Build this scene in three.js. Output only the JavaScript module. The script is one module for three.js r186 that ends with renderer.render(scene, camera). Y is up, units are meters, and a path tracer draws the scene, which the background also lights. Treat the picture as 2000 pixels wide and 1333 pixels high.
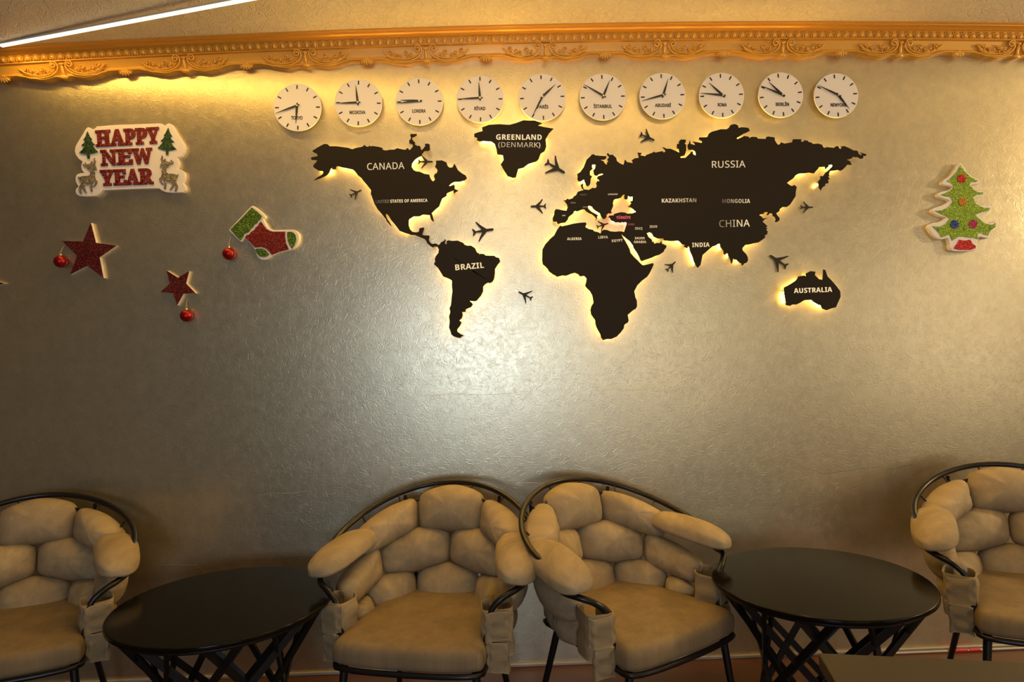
import * as THREE from 'three';
import { mergeGeometries, mergeVertices } from 'three/addons/utils/BufferGeometryUtils.js';
import { RoundedBoxGeometry } from 'three/addons/geometries/RoundedBoxGeometry.js';
import { RectAreaLightUniformsLib } from 'three/addons/lights/RectAreaLightUniformsLib.js';
import { FontLoader } from 'three/addons/loaders/FontLoader.js';

// ---------------------------------------------------------------- camera, exposure, lights
RectAreaLightUniformsLib.init();
const scene = new THREE.Scene();
scene.background = new THREE.Color(0x000000);
const F = 1327, EYE = [0, 1.365, 2.85], YAW = 0.0165, ROLL = 0.032;
const camera = new THREE.PerspectiveCamera(2 * Math.atan(666.5 / F) * 180 / Math.PI, 2000 / 1333, 0.05, 50);
camera.rotation.order = 'YXZ';
camera.position.set(...EYE);
camera.rotation.set(0, -YAW, -ROLL);
camera.updateMatrixWorld(true);
scene.add(camera);
const renderer = new THREE.WebGLRenderer({ antialias: true });
renderer.toneMapping = THREE.LinearToneMapping;
renderer.toneMappingExposure = 1.0;
renderer.shadowMap.enabled = true;

const WARM = new THREE.Color().setRGB(1.0, 0.57, 0.11), SOFT = new THREE.Color().setRGB(1.0, 0.75, 0.44);
const L = {                       // every light's strength in one place
  strip: 90, strip2: 8, window: 14, mapBack: 1.2, window3: 1.5, panel: 1.05, pendant: 1.5, mapGlow: 40, mapRed: 22,
};

// ---------------------------------------------------------------- helpers
let seed = 7;
const rnd = () => { seed = (seed * 1664525 + 1013904223) % 4294967296; return seed / 4294967296; };
const lerp = (a, b, t) => a + (b - a) * t;
const V = (x, y, z) => new THREE.Vector3(x, y, z);
const names = {};
function numbered(n) { const k = names[n] = (names[n] ?? -1) + 1; return k ? n + '_' + String(k).padStart(3, '0') : n; }
function tag(o, label, category, group) { o.userData = { label, category }; if (group) o.userData.group = group; return o; }
function thing(name, label, category, at, group) {
  const g = new THREE.Group(); g.name = numbered(name); g.position.copy(at); scene.add(g);
  return tag(g, label, category, group);
}
function part(name, geometry, material, parent, label) {
  const m = new THREE.Mesh(geometry, material); m.name = name; m.castShadow = m.receiveShadow = true; parent.add(m);
  if (label) m.userData.label = label;
  return m;
}
function struct(name, geometry, material) {
  const m = new THREE.Mesh(geometry, material); m.name = name; m.castShadow = m.receiveShadow = true;
  m.userData.kind = 'structure'; scene.add(m); return m;
}
const bx = (w, h, d, x = 0, y = 0, z = 0) => { const g = new THREE.BoxGeometry(w, h, d); g.translate(x, y, z); return g; };
// sight line of the photograph's pixel met with the plane z = const (traced wall pieces get their real place and size on the wall)
const ray = (px, py) => V((px - 1000) / F, -(py - 666.5) / F, -1).applyQuaternion(camera.quaternion);
function pix(px, py, z = 0) { const d = ray(px, py), t = (z - EYE[2]) / d.z; return V(EYE[0] + d.x * t, EYE[1] + d.y * t, z); }
// outline noted in an enlarged crop: origin ox, oy and magnification k
function crop(ox, oy, k, list) { const r = []; for (let i = 0; i < list.length; i += 2) r.push([ox + list[i] / k, oy + list[i + 1] / k]); return r; }
const onWall = (pts, z) => pts.map(p => { const v = pix(p[0], p[1], z); return new THREE.Vector2(v.x, v.y); });
function slab(pts2, z0, z1, bevel = 0, c = V(0, 0, 0)) {      // extruded outline between two depths
  const g = new THREE.ExtrudeGeometry(new THREE.Shape(pts2), { depth: z1 - z0 - 2 * bevel, bevelEnabled: bevel > 0, bevelThickness: bevel, bevelSize: bevel, bevelOffset: -bevel, bevelSegments: 2, curveSegments: 8 });
  g.translate(-c.x, -c.y, z0 + bevel - c.z); return g;
}
function smooth(pts2, n) { return new THREE.SplineCurve([...pts2, pts2[0]]).getPoints(n).slice(0, -1); }
const centre = p => { let x = 0, y = 0; for (const q of p) { x += q.x; y += q.y; } return V(x / p.length, y / p.length, 0); };
const tube = (pts, r, n = 24, k = 8, closed = false) => new THREE.TubeGeometry(new THREE.CatmullRomCurve3(pts, closed, 'centripetal'), n, r, k, closed);
function rod(a, b, r, k = 8) { const d = b.clone().sub(a), g = new THREE.CylinderGeometry(r, r, d.length(), k); g.applyQuaternion(new THREE.Quaternion().setFromUnitVectors(V(0, 1, 0), d.clone().normalize())); g.translate((a.x + b.x) / 2, (a.y + b.y) / 2, (a.z + b.z) / 2); return g; }
function squash(rx, ry, rz, x = 0, y = 0, z = 0, n = 10) { const g = new THREE.SphereGeometry(1, n, Math.max(6, n * 0.7 | 0)); g.scale(rx, ry, rz); g.translate(x, y, z); return g; }
const flat = g => { const a = g.index ? g.toNonIndexed() : g.clone(); for (const k of Object.keys(a.attributes)) if (!['position', 'normal', 'uv'].includes(k)) a.deleteAttribute(k); return a; };
const merge = list => mergeGeometries(list.map(flat));

// ---------------------------------------------------------------- procedural textures
function canvasTexture(size, draw, srgb, rx, ry = rx) {
  const c = document.createElement('canvas'); c.width = c.height = size; draw(c.getContext('2d'), size);
  const t = new THREE.CanvasTexture(c); t.wrapS = t.wrapT = THREE.RepeatWrapping; t.repeat.set(rx, ry);
  if (srgb) t.colorSpace = THREE.SRGBColorSpace;
  return t;
}
// tileable value noise with several octaves
function noiseField(n, cells, octaves, gain = 0.5) {
  const out = new Float32Array(n * n);
  let amp = 1, sum = 0;
  for (let o = 0; o < octaves; o++, amp *= gain, cells *= 2) {
    const g = new Float32Array(cells * cells).map(() => rnd()); sum += amp;
    for (let y = 0; y < n; y++) for (let x = 0; x < n; x++) {
      const fx = x / n * cells, fy = y / n * cells, x0 = fx | 0, y0 = fy | 0, x1 = (x0 + 1) % cells, y1 = (y0 + 1) % cells;
      let u = fx - x0, v = fy - y0; u = u * u * (3 - 2 * u); v = v * v * (3 - 2 * v);
      out[y * n + x] += amp * lerp(lerp(g[y0 * cells + x0], g[y0 * cells + x1], u), lerp(g[y1 * cells + x0], g[y1 * cells + x1], u), v);
    }
  }
  return out.map(v => v / sum);
}
function dataTexture(n, fn, srgb, rx = 1, ry = rx) {
  const d = new Uint8Array(n * n * 4);
  for (let i = 0; i < n * n; i++) { const c = fn(i, i % n, (i / n) | 0); for (let k = 0; k < 3; k++) d[i * 4 + k] = Math.max(0, Math.min(255, c[k] * 255)); d[i * 4 + 3] = 255; }
  const t = new THREE.DataTexture(d, n, n); t.magFilter = THREE.LinearFilter; t.minFilter = THREE.LinearMipmapLinearFilter; t.generateMipmaps = true;
  t.wrapS = t.wrapT = THREE.RepeatWrapping; t.repeat.set(rx, ry); if (srgb) t.colorSpace = THREE.SRGBColorSpace; t.needsUpdate = true; return t;
}
const N1 = noiseField(512, 6, 6, 0.62), N2 = noiseField(512, 24, 4, 0.7);
// crumpled silk plaster: short curling strokes
function strokes(ctx, n, count, len, width, alpha) {
  ctx.fillStyle = '#808080'; ctx.fillRect(0, 0, n, n);
  for (let i = 0; i < count; i++) {
    const x = rnd() * n, y = rnd() * n, a = rnd() * 6.283, l = len * (0.4 + rnd()), b = (rnd() - 0.5) * 1.6;
    ctx.strokeStyle = `rgba(${rnd() < 0.5 ? '255,255,255' : '0,0,0'},${alpha * (0.4 + rnd())})`; ctx.lineWidth = width * (0.5 + rnd());
    for (const [ox, oy] of [[0, 0], [n, 0], [-n, 0], [0, n], [0, -n]]) {
      ctx.beginPath(); ctx.moveTo(x + ox, y + oy);
      ctx.quadraticCurveTo(x + ox + Math.cos(a) * l, y + oy + Math.sin(a) * l, x + ox + Math.cos(a + b) * 2 * l, y + oy + Math.sin(a + b) * 2 * l); ctx.stroke();
    }
  }
}
const wallBump = canvasTexture(1024, (c, n) => strokes(c, n, 9000, 12, 2.0, 0.22), false, 1 / 0.9);
const wallRough = dataTexture(512, i => { const v = 0.335 + 0.10 * (N2[i] - 0.5); return [v, v, v]; }, false, 1 / 0.4);
const wallMap = dataTexture(512, i => { const v = 1 + 0.03 * (N1[i] - 0.5) + 0.10 * (N2[i] - 0.5); return [0.82 * v, 0.78 * v, 0.645 * v]; }, true, 1 / 0.7);
const ceilingBump = canvasTexture(1024, (c, n) => strokes(c, n, 3800, 30, 3.5, 0.3), false, 1 / 0.8);
const fabricMap = dataTexture(512, i => { const v = 1 + 0.28 * (N1[i] - 0.5) + 0.16 * (N2[i] - 0.5); return [0.635 * v, 0.56 * v, 0.415 * v]; }, true, 1.6);
const fabricBump = dataTexture(256, (i, x, y) => { const v = 0.5 + 0.5 * (N2[(y * 2 % 512) * 512 + x * 2 % 512] - 0.5); return [v, v, v]; }, false, 7);
function glitter(r, g, b, light) {   // flakes: each cell its own tint and tilt
  const n = 256, cell = 3, m = Math.ceil(n / cell), tint = [], tilt = [];
  for (let i = 0; i < m * m; i++) { tint.push(rnd()); tilt.push([rnd() - 0.5, rnd() - 0.5]); }
  const at = (x, y) => ((y / cell) | 0) * m + ((x / cell) | 0);
  const map = dataTexture(n, (i, x, y) => { const t = tint[at(x, y)], k = t > 0.94 ? light : 0.45 + 0.75 * t; return [r * k + (t > 0.94 ? 0.12 : 0), g * k + (t > 0.94 ? 0.12 : 0), b * k + (t > 0.94 ? 0.1 : 0)]; }, true, 9);
  const nor = dataTexture(n, (i, x, y) => { const t = tilt[at(x, y)]; return [0.5 + t[0] * 0.7, 0.5 + t[1] * 0.7, 0.9]; }, false, 9);
  return new THREE.MeshStandardMaterial({ map, normalMap: nor, roughness: 0.4, metalness: 0.25 });
}
const std = (color, roughness, metalness = 0, more = {}) => new THREE.MeshStandardMaterial({ color: new THREE.Color().setRGB(...color), roughness, metalness, ...more });
const M = {
  wall: new THREE.MeshStandardMaterial({ map: wallMap, roughnessMap: wallRough, roughness: 1, metalness: 0.88, bumpMap: wallBump, bumpScale: 0.0009 }),
  plainWall: std([0.10, 0.08, 0.055], 0.7),
  ceiling: std([0.80, 0.71, 0.54], 0.5, 0.05, { bumpMap: ceilingBump, bumpScale: 0.009 }),
  floor: new THREE.MeshStandardMaterial({ map: dataTexture(256, (i, x, y) => { const v = 0.8 + 0.5 * (N1[y * 2 * 512 + ((x * 2) >> 2)] - 0.5); return [0.47 * v, 0.30 * v, 0.17 * v]; }, true, 1), roughness: 0.35 }),
  gold: std([0.64, 0.29, 0.03], 0.36, 0.2),
  goldPale: std([0.72, 0.37, 0.042], 0.36, 0.12),
  baseboard: std([0.42, 0.38, 0.30], 0.35),
  clockFace: std([0.86, 0.82, 0.72], 0.5),
  clockBlack: std([0.012, 0.010, 0.008], 0.4),
  clockPin: std([0.6, 0.58, 0.52], 0.3, 0.6),
  panel: new THREE.MeshPhysicalMaterial({ color: new THREE.Color().setRGB(0.022, 0.016, 0.008), roughness: 0.6, specularIntensity: 0.3 }),
  plane: std([0.010, 0.008, 0.006], 0.7),
  foam: std([0.84, 0.78, 0.66], 0.75),
  redGlitter: glitter(0.50, 0.01, 0.04, 1.7), greenGlitter: glitter(0.30, 0.44, 0.05, 2.0), darkGreen: glitter(0.06, 0.24, 0.06, 2.4),
  limeGlitter: glitter(0.56, 0.72, 0.10, 1.5), silverGlitter: glitter(0.56, 0.51, 0.42, 1.7), starRed: glitter(0.38, 0.01, 0.03, 2.0),
  orangeGlitter: glitter(0.86, 0.50, 0.05, 1.4), blueGlitter: glitter(0.08, 0.22, 0.60, 1.6), pinkGlitter: glitter(0.70, 0.05, 0.32, 1.5), brightRed: glitter(0.86, 0.06, 0.04, 1.4),
  bauble: std([0.30, 0.005, 0.004], 0.3, 0.5), cap: std([0.75, 0.55, 0.25], 0.3, 0.8), thread: std([0.7, 0.55, 0.25], 0.6),
  fabric: new THREE.MeshPhysicalMaterial({ map: fabricMap, bumpMap: fabricBump, bumpScale: 0.0012, roughness: 0.85, sheen: 0.35, sheenRoughness: 0.4, sheenColor: new THREE.Color().setRGB(0.4, 0.34, 0.25) }),
  strapFabric: new THREE.MeshPhysicalMaterial({ map: fabricMap, color: new THREE.Color().setRGB(0.80, 0.79, 0.76), bumpMap: fabricBump, bumpScale: 0.001, roughness: 0.9, sheen: 0.3, sheenRoughness: 0.5, sheenColor: new THREE.Color().setRGB(0.4, 0.36, 0.28), side: THREE.DoubleSide }),
  steel: std([0.014, 0.012, 0.010], 0.28, 0.3),
  tableTop: new THREE.MeshPhysicalMaterial({ color: new THREE.Color().setRGB(0.006, 0.005, 0.003), roughness: 0.14, specularIntensity: 0.24 }), tableLeg: std([0.010, 0.009, 0.007], 0.4, 0.2),
  nearTable: std([0.038, 0.028, 0.014], 0.55), cable: std([0.55, 0.5, 0.4], 0.5), redPlastic: std([0.55, 0.02, 0.03], 0.4),
  lens: std([0.9, 0.9, 0.85], 0.4), black: std([0.02, 0.02, 0.02], 0.6), frameWhite: std([0.6, 0.58, 0.52], 0.5),
};
M.fabric.name = 'beige velvet'; M.seatFabric = M.fabric.clone(); M.seatFabric.color.setRGB(0.62, 0.58, 0.52); M.seatFabric.name = 'worn shaded beige velvet';  // seat tone: part wear, part darkening painted in against the overhead light
const glow = (r, g, b, k) => new THREE.MeshStandardMaterial({ color: 0x000000, emissive: new THREE.Color().setRGB(r, g, b), emissiveIntensity: k, roughness: 0.6 });

// ---------------------------------------------------------------- the room
const X0 = -2.75, X1 = 4.2, ZB = 6.0;
// the ceiling line sags a little to the left: height from three points of the cornice's upper edge
const CZ = 0.10;
const cp = [[0, 90], [1000, 48], [2000, 44]].map(p => pix(p[0], p[1], CZ));
function ceilY(x) {
  const [a, b, c] = cp; x = Math.max(X0, Math.min(2.6, x));
  return a.y * (x - b.x) * (x - c.x) / ((a.x - b.x) * (a.x - c.x)) + b.y * (x - a.x) * (x - c.x) / ((b.x - a.x) * (b.x - c.x)) + c.y * (x - a.x) * (x - b.x) / ((c.x - a.x) * (c.x - b.x));
}
function uvMetres(g, ax, ay) { const p = g.attributes.position, u = g.attributes.uv; for (let i = 0; i < p.count; i++) u.setXY(i, p.getComponent(i, ax), p.getComponent(i, ay)); return g; }
struct('wall_back', uvMetres(bx(X1 - X0 + 0.4, 3.2, 0.2, (X0 + X1) / 2, 1.4, -0.1), 0, 1), M.wall);
struct('wall_left', uvMetres(bx(0.2, 3.2, ZB + 0.2, X0 - 0.1, 1.4, ZB / 2), 2, 1), M.plainWall);
{ // right wall with a wide frosted window whose warm light comes from the side
  const W = [2.3, 5.5, 0.55, 2.15], s = new THREE.Shape([[-0.2, -0.2], [ZB + 0.2, -0.2], [ZB + 0.2, 3], [-0.2, 3]].map(p => new THREE.Vector2(...p)));
  s.holes.push(new THREE.Path([[W[0], W[2]], [W[0], W[3]], [W[1], W[3]], [W[1], W[2]]].map(p => new THREE.Vector2(...p))));
  const g = new THREE.ExtrudeGeometry(s, { depth: 0.2, bevelEnabled: false }); g.rotateY(-Math.PI / 2); g.translate(X1 + 0.2, 0, 0); struct('wall_right', g, M.plainWall);
  const w = W[1] - W[0], h = W[3] - W[2], cz = (W[0] + W[1]) / 2, cy = (W[2] + W[3]) / 2, x = X1 + 0.06;
  const fr = struct('window_2', merge([bx(0.08, 0.05, w, x, W[2] + 0.025, cz), bx(0.08, 0.05, w, x, W[3] - 0.025, cz), bx(0.08, h, 0.05, x, cy, W[0] + 0.025), bx(0.08, h, 0.05, x, cy, W[1] - 0.025)]), M.frameWhite);
  part('unseen_frosted_pane', bx(0.01, h - 0.08, w - 0.08, x + 0.02, cy, cz), glow(1.0, 0.8, 0.56, 0.6), fr);
  const a = new THREE.RectAreaLight(new THREE.Color().setRGB(1.0, 0.83, 0.66), L.panel, w - 0.1, h - 0.1); a.name = 'side_window_light'; a.position.set(x, cy, cz); a.lookAt(0, cy, cz); scene.add(a);
}
struct('floor', uvMetres(bx(X1 - X0 + 0.4, 0.2, ZB + 0.4, (X0 + X1) / 2, -0.1, ZB / 2), 0, 2), M.floor);
{ // front wall behind the photographer, with a daylit window and an added warm one
  const W = [-0.95, 0.5, 0.85, 1.75], W3 = [1.0, 3.0, 0.5, 2.1];
  const s = new THREE.Shape([[X0 - 0.2, -0.2], [X1 + 0.2, -0.2], [X1 + 0.2, 3], [X0 - 0.2, 3]].map(p => new THREE.Vector2(...p)));
  s.holes.push(new THREE.Path([[W[0], W[2]], [W[0], W[3]], [W[1], W[3]], [W[1], W[2]]].map(p => new THREE.Vector2(...p))));
  s.holes.push(new THREE.Path([[W3[0], W3[2]], [W3[0], W3[3]], [W3[1], W3[3]], [W3[1], W3[2]]].map(p => new THREE.Vector2(...p))));
  const g = new THREE.ExtrudeGeometry(s, { depth: 0.2, bevelEnabled: false }); g.translate(0, 0, ZB);
  struct('wall_front', g, M.plainWall);
  { const w = W3[1] - W3[0], h = W3[3] - W3[2], cx = (W3[0] + W3[1]) / 2, cy = (W3[2] + W3[3]) / 2;  // unseen warm window, added to brighten the wall right of centre
    const fr = struct('window_3', merge([bx(w, 0.05, 0.08, cx, W3[2] + 0.025, ZB + 0.06), bx(w, 0.05, 0.08, cx, W3[3] - 0.025, ZB + 0.06), bx(0.05, h, 0.08, W3[0] + 0.025, cy, ZB + 0.06), bx(0.05, h, 0.08, W3[1] - 0.025, cy, ZB + 0.06)]), M.frameWhite);
    part('unseen_frosted_pane', bx(w - 0.08, h - 0.08, 0.01, cx, cy, ZB + 0.08), glow(1, 0.86, 0.66, 0.7), fr);
    const a = new THREE.RectAreaLight(new THREE.Color().setRGB(1.0, 0.88, 0.74), L.window3, w - 0.1, h - 0.1); a.name = 'added_window_light'; a.position.set(cx, cy, ZB + 0.05); a.lookAt(cx, cy, 0); scene.add(a);
  }
  const w = W[1] - W[0], h = W[3] - W[2], cx = (W[0] + W[1]) / 2, cy = (W[2] + W[3]) / 2;
  const fr = struct('window_1', merge([bx(w, 0.05, 0.08, cx, W[2] + 0.025, ZB + 0.06), bx(w, 0.05, 0.08, cx, W[3] - 0.025, ZB + 0.06), bx(0.05, h, 0.08, W[0] + 0.025, cy, ZB + 0.06), bx(0.05, h, 0.08, W[1] - 0.025, cy, ZB + 0.06)]), M.frameWhite);
  part('daylit_pane', bx(w - 0.08, h - 0.08, 0.01, cx, cy, ZB + 0.08), glow(0.95, 0.97, 1.0, 1.0), fr);
  const a = new THREE.RectAreaLight(new THREE.Color().setRGB(0.61, 0.74, 1.0), L.window, w - 0.1, h - 0.1); a.name = 'window_daylight'; a.position.set(cx, cy, ZB + 0.05); a.lookAt(cx, cy, 0); scene.add(a);
}
{ // ceiling slab that follows the sag
  const g = new THREE.BoxGeometry(X1 - X0 + 0.4, 0.2, ZB + 0.4, 60, 1, 1); g.translate((X0 + X1) / 2, 0.1, ZB / 2);
  const p = g.attributes.position; for (let i = 0; i < p.count; i++) p.setY(i, p.getY(i) + ceilY(p.getX(i)));
  uvMetres(g, 0, 2); g.computeVertexNormals(); struct('ceiling', g, M.ceiling);
}
{ const g = new RoundedBoxGeometry(X1 - X0, 0.014, 0.012, 2, 0.004); g.translate((X0 + X1) / 2, 0.007, 0.006); struct('baseboard_back', g, M.baseboard); }

{ // old plaster seams: fine ridges and a hairline crack
  const wall = scene.getObjectByName('wall_back');
  const ridge = (pts, r) => { const p = pts.map(q => pix(q[0], q[1], 0)); return tube(p.map((v, i) => V(v.x, v.y + 0.002 * Math.sin(i * 2.3), -r * 0.35)), r, 60, 6); };
  for (const [a, b, c, d] of [[828, 773, 1000, 769], [1165, 762, 1290, 760], [505, 968, 600, 960], [310, 1104, 385, 1104], [560, 232, 640, 236], [1010, 944, 1085, 944]]) part('plaster_ridge', ridge([[a, b], [lerp(a, c, 0.3), lerp(b, d, 0.4)], [lerp(a, c, 0.7), lerp(b, d, 0.65)], [c, d]], 0.0008), M.wall, wall);
  part('crack', ridge([[1595, 922], [1612, 927], [1640, 921], [1680, 918], [1712, 914], [1740, 916], [1782, 909]], 0.0006), M.black, wall);
}
// ---------------------------------------------------------------- lamps
function meetCeiling(px, py) { const d = ray(px, py); let y = ceilY(-1); for (let k = 0; k < 6; k++) { const t = (y - EYE[1]) / d.y; y = ceilY(EYE[0] + d.x * t); } const t = (y - EYE[1]) / d.y; return V(EYE[0] + d.x * t, y, EYE[2] + d.z * t); }
function stripLight(a, b, label, k, w) {
  const mid = a.clone().add(b).multiplyScalar(0.5), len = a.distanceTo(b), turn = Math.atan2(-(b.z - a.z), b.x - a.x), tilt = Math.asin((b.y - a.y) / len);
  const t = thing('led_strip', label, 'light strip', V(mid.x, mid.y, mid.z)); t.rotation.set(0, turn, tilt, 'YZX');
  part('channel', bx(len, 0.006, w + 0.004, 0, -0.003, 0), M.frameWhite, t);
  part('diffuser', (() => { const g = new RoundedBoxGeometry(len, 0.008, w, 2, 0.003); g.translate(0, -0.010, 0); return g; })(), glow(1.0, 0.80, 0.50, 3.2), t);
  const r = new THREE.RectAreaLight(WARM, k, len, w); r.name = 'strip_glow'; r.position.set(0, -0.016, 0); r.rotation.x = -Math.PI / 2; t.add(r);
}
const sA = meetCeiling(2, 85), sB0 = meetCeiling(398, 0), sDir = sB0.clone().sub(sA).normalize();
const sB = sA.clone().addScaledVector(sDir, 3.3); sB.y = ceilY(sB.x);
stripLight(sA, sB, 'thin glowing light strip running across the ceiling from above the gold cornice', L.strip, 0.014);
stripLight(V(3.0, ceilY(2.6), 0.35), V(1.35, ceilY(1.35), 1.05), 'second glowing light strip on the ceiling out at the right', L.strip2, 0.014);
for (const [x, z, y, k, label] of [[0.1, 1.55, 2.2, 0.45, 'added unseen pendant lamp, round and frosted, close to the ceiling before the map'], [3.9, 0.9, 2.15, 5.5, 'round frosted pendant lamp hanging far to the right of the tree plaque']]) {  // the lamp before the map is added to brighten ceiling, wall and chairs
  const t = thing('unseen_pendant_lamp', label, 'lamp', V(x, y, z)), up = ceilY(x) - y;
  part('globe', squash(0.085, 0.085, 0.085, 0, 0, 0, 28), glow(1, 0.74, 0.4, 5), t);
  const s = new THREE.CylinderGeometry(0.03, 0.035, 0.05, 20); s.translate(0, 0.105, 0); part('socket', s, M.black, t);
  part('cord', rod(V(0, 0.12, 0), V(0, up - 0.02, 0), 0.003), M.black, t);
  const rose = new THREE.CylinderGeometry(0.05, 0.05, 0.02, 24); rose.translate(0, up - 0.012, 0); part('ceiling_rose', rose, M.black, t);
  const l = new THREE.PointLight(SOFT, L.pendant * k, 0, 2); l.name = 'unseen_pendant_light'; l.castShadow = true; l.shadow.radius = 4; t.add(l);
}

// ---------------------------------------------------------------- gold cornice
{
  const trim = new THREE.Group(); trim.name = 'trim_1'; trim.userData.kind = 'structure'; scene.add(trim);
  const xs0 = -2.7, xs1 = 4.1;
  // upper mouldings: profile (z, y below the ceiling) swept along the wall
  const prof = [[0, 0], [0.100, 0], [0.100, -0.005], [0.094, -0.007], [0.092, -0.011], [0.084, -0.012], [0.076, -0.016], [0.072, -0.020], [0.064, -0.021], [0.062, -0.024], [0.058, -0.026], [0.050, -0.047], [0.054, -0.049], [0.054, -0.053], [0.046, -0.055], [0, -0.055]];
  function sweep(profAt, n) {
    const pos = [], idx = []; let m = 0;
    for (let i = 0; i <= n; i++) { const x = lerp(xs0, xs1, i / n), pr = profAt(x); m = pr.length; for (const [z, y] of pr) pos.push(x, ceilY(x) + y, z); }
    for (let i = 0; i < n; i++) for (let j = 0; j < m - 1; j++) { const a = i * m + j, b = a + m; idx.push(a, a + 1, b, a + 1, b + 1, b); }
    const g = new THREE.BufferGeometry(); g.setAttribute('position', new THREE.Float32BufferAttribute(pos, 3)); g.setIndex(idx);
    g.setAttribute('uv', new THREE.Float32BufferAttribute(new Float32Array(pos.length / 3 * 2), 2)); g.computeVertexNormals(); return g;
  }
  const up = sweep(() => prof, 80), upFlat = up.toNonIndexed(); upFlat.computeVertexNormals();
  part('moulding', upFlat, M.gold, trim);
  const PER = pix(1295, 100, 0.03).x - pix(830, 100, 0.03).x, P = PER / 2, XC = pix(1065, 100, 0.03).x;
  const key = [[0, 0.064], [0.06, 0.058], [0.17, 0.066], [0.26, 0.060], [0.33, 0.051], [0.38, 0.046], [0.44, 0.046], [0.50, 0.048]];
  function depth(x) {           // scalloped lower edge, by the distance from the nearest scroll pair
    let u = (x - XC) / P; u = Math.abs(u - Math.round(u));
    for (let i = 0; i < key.length - 1; i++) if (u <= key[i + 1][0]) { const t = (u - key[i][0]) / (key[i + 1][0] - key[i][0]); return lerp(key[i][1], key[i + 1][1], t * t * (3 - 2 * t)); }
    return 0.048;
  }
  const fz = (d) => 0.046 - 0.45 * d + 2.6 * d * d;         // hollow face leaning back to the wall
  const fr = sweep(x => { const D = depth(x), r = []; for (let i = 0; i <= 6; i++) { const d = (D - 0.008) * i / 6; r.push([fz(d), -0.053 - d]); } const e = D - 0.008; r.push([fz(e) + 0.006, -0.053 - e - 0.001], [fz(e) + 0.007, -0.053 - e - 0.005], [fz(e) + 0.004, -0.053 - D], [0, -0.053 - D]); return r; }, 1180);
  part('frieze', fr, M.goldPale, trim);
  // egg row
  const egg = merge([squash(0.0085, 0.0105, 0.007, 0, 0, 0, 10), (() => { const t = new THREE.TorusGeometry(0.0115, 0.0025, 5, 14, Math.PI * 1.5); t.rotateZ(Math.PI * 0.75 + Math.PI); t.scale(1, 1.05, 1); return t; })()]);
  const dart = new THREE.ConeGeometry(0.003, 0.02, 5); dart.rotateZ(Math.PI);
  const eggs = mergeGeometries([egg, flat((() => { dart.translate(0.0165, 0, 0); return dart; })())]);
  const step = 15.8 / F * 2.79;
  for (let x = -2.35; x < 2.55; x += step) { const b = part('egg', eggs, M.goldPale, trim); b.position.set(x, ceilY(x) - 0.037, 0.057); b.rotation.x = 0.3; }
  // scroll pairs and shells
  const spiral = (cx, cy, r0, turns, a0, dir, z) => { const p = []; const n = Math.round(turns * 10); for (let i = 0; i <= n; i++) { const t = i / n, a = a0 + dir * t * turns * 6.283, r = r0 * (1 - 0.8 * t); p.push(V(cx + Math.cos(a) * r, cy + Math.sin(a) * r, z + 0.004 * t)); } return p; };
  const half = [];
  { const z = 0.006;
    // main C-scroll: volute near the middle, sweeping down and out along the lobe
    half.push(tube([V(0.155, -0.041, z - 0.006), V(0.125, -0.052, z - 0.004), V(0.085, -0.058, z), V(0.045, -0.050, z), V(0.022, -0.034, z), V(0.016, -0.018, z), ...spiral(0.032, -0.012, 0.015, 1.5, 2.9, -1, z).slice(1)], 0.0036, 60, 6));
    half.push(tube([V(0.165, -0.036, z - 0.004), V(0.13, -0.046, z - 0.002), V(0.09, -0.051, z), V(0.052, -0.044, z), V(0.030, -0.028, z)], 0.0028, 40, 6));
    for (const [cx, cy, r, a0, d] of [[0.058, -0.033, 0.009, 4.2, 1], [0.082, -0.027, 0.011, 3.8, -1], [0.104, -0.036, 0.009, 4.4, 1], [0.124, -0.030, 0.008, 3.6, -1], [0.148, -0.022, 0.010, 4.0, -1]]) {
      half.push(tube(spiral(cx, cy, r, 1.2, a0, d, z - 0.001), 0.0026, 20, 5)); half.push(tube([V(cx + Math.cos(a0) * r, cy + Math.sin(a0) * r, z - 0.002), V(cx - 0.004, cy - r * 1.5, z - 0.003), V(cx - 0.016, -0.050, z - 0.003)], 0.0026, 10, 5)); half.push(squash(0.0035, 0.0035, 0.004, cx, cy, z, 8)); }
    for (const [cx, cy, a] of [[0.168, -0.024, 0.7], [0.158, -0.032, 0.6], [0.140, -0.040, 0.4], [0.116, -0.044, 0.3]]) { const e = squash(0.012, 0.0042, 0.005); e.rotateZ(a); e.translate(cx, cy, z - 0.003); half.push(e); }
  }
  const halfR = merge(half), halfL = halfR.clone(); halfL.scale(-1, 1, 1); { const ix = []; const n = halfL.attributes.position.count; for (let i = 0; i < n; i += 3) ix.push(i, i + 2, i + 1); halfL.setIndex(ix); }
  const bud = merge([squash(0.016, 0.010, 0.009, 0, -0.060, 0.004, 12), squash(0.007, 0.026, 0.007, 0, -0.036, 0.003, 10), squash(0.010, 0.006, 0.006, 0, -0.010, 0.004, 10)]);
  const fan = []; for (let i = -2; i <= 2; i++) { const e = squash(0.0055, 0.014, 0.006, 0, -0.008, 0, 8); e.rotateZ(i * 0.42); e.translate(i * 0.004, -0.050, 0.006); fan.push(e); } fan.push(squash(0.012, 0.006, 0.006, 0, -0.046, 0.006, 10)); fan.push(squash(0.009, 0.006, 0.006, -0.02, -0.053, 0.003, 8), squash(0.009, 0.006, 0.006, 0.02, -0.053, 0.003, 8));
  const shell = merge(fan);
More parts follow.
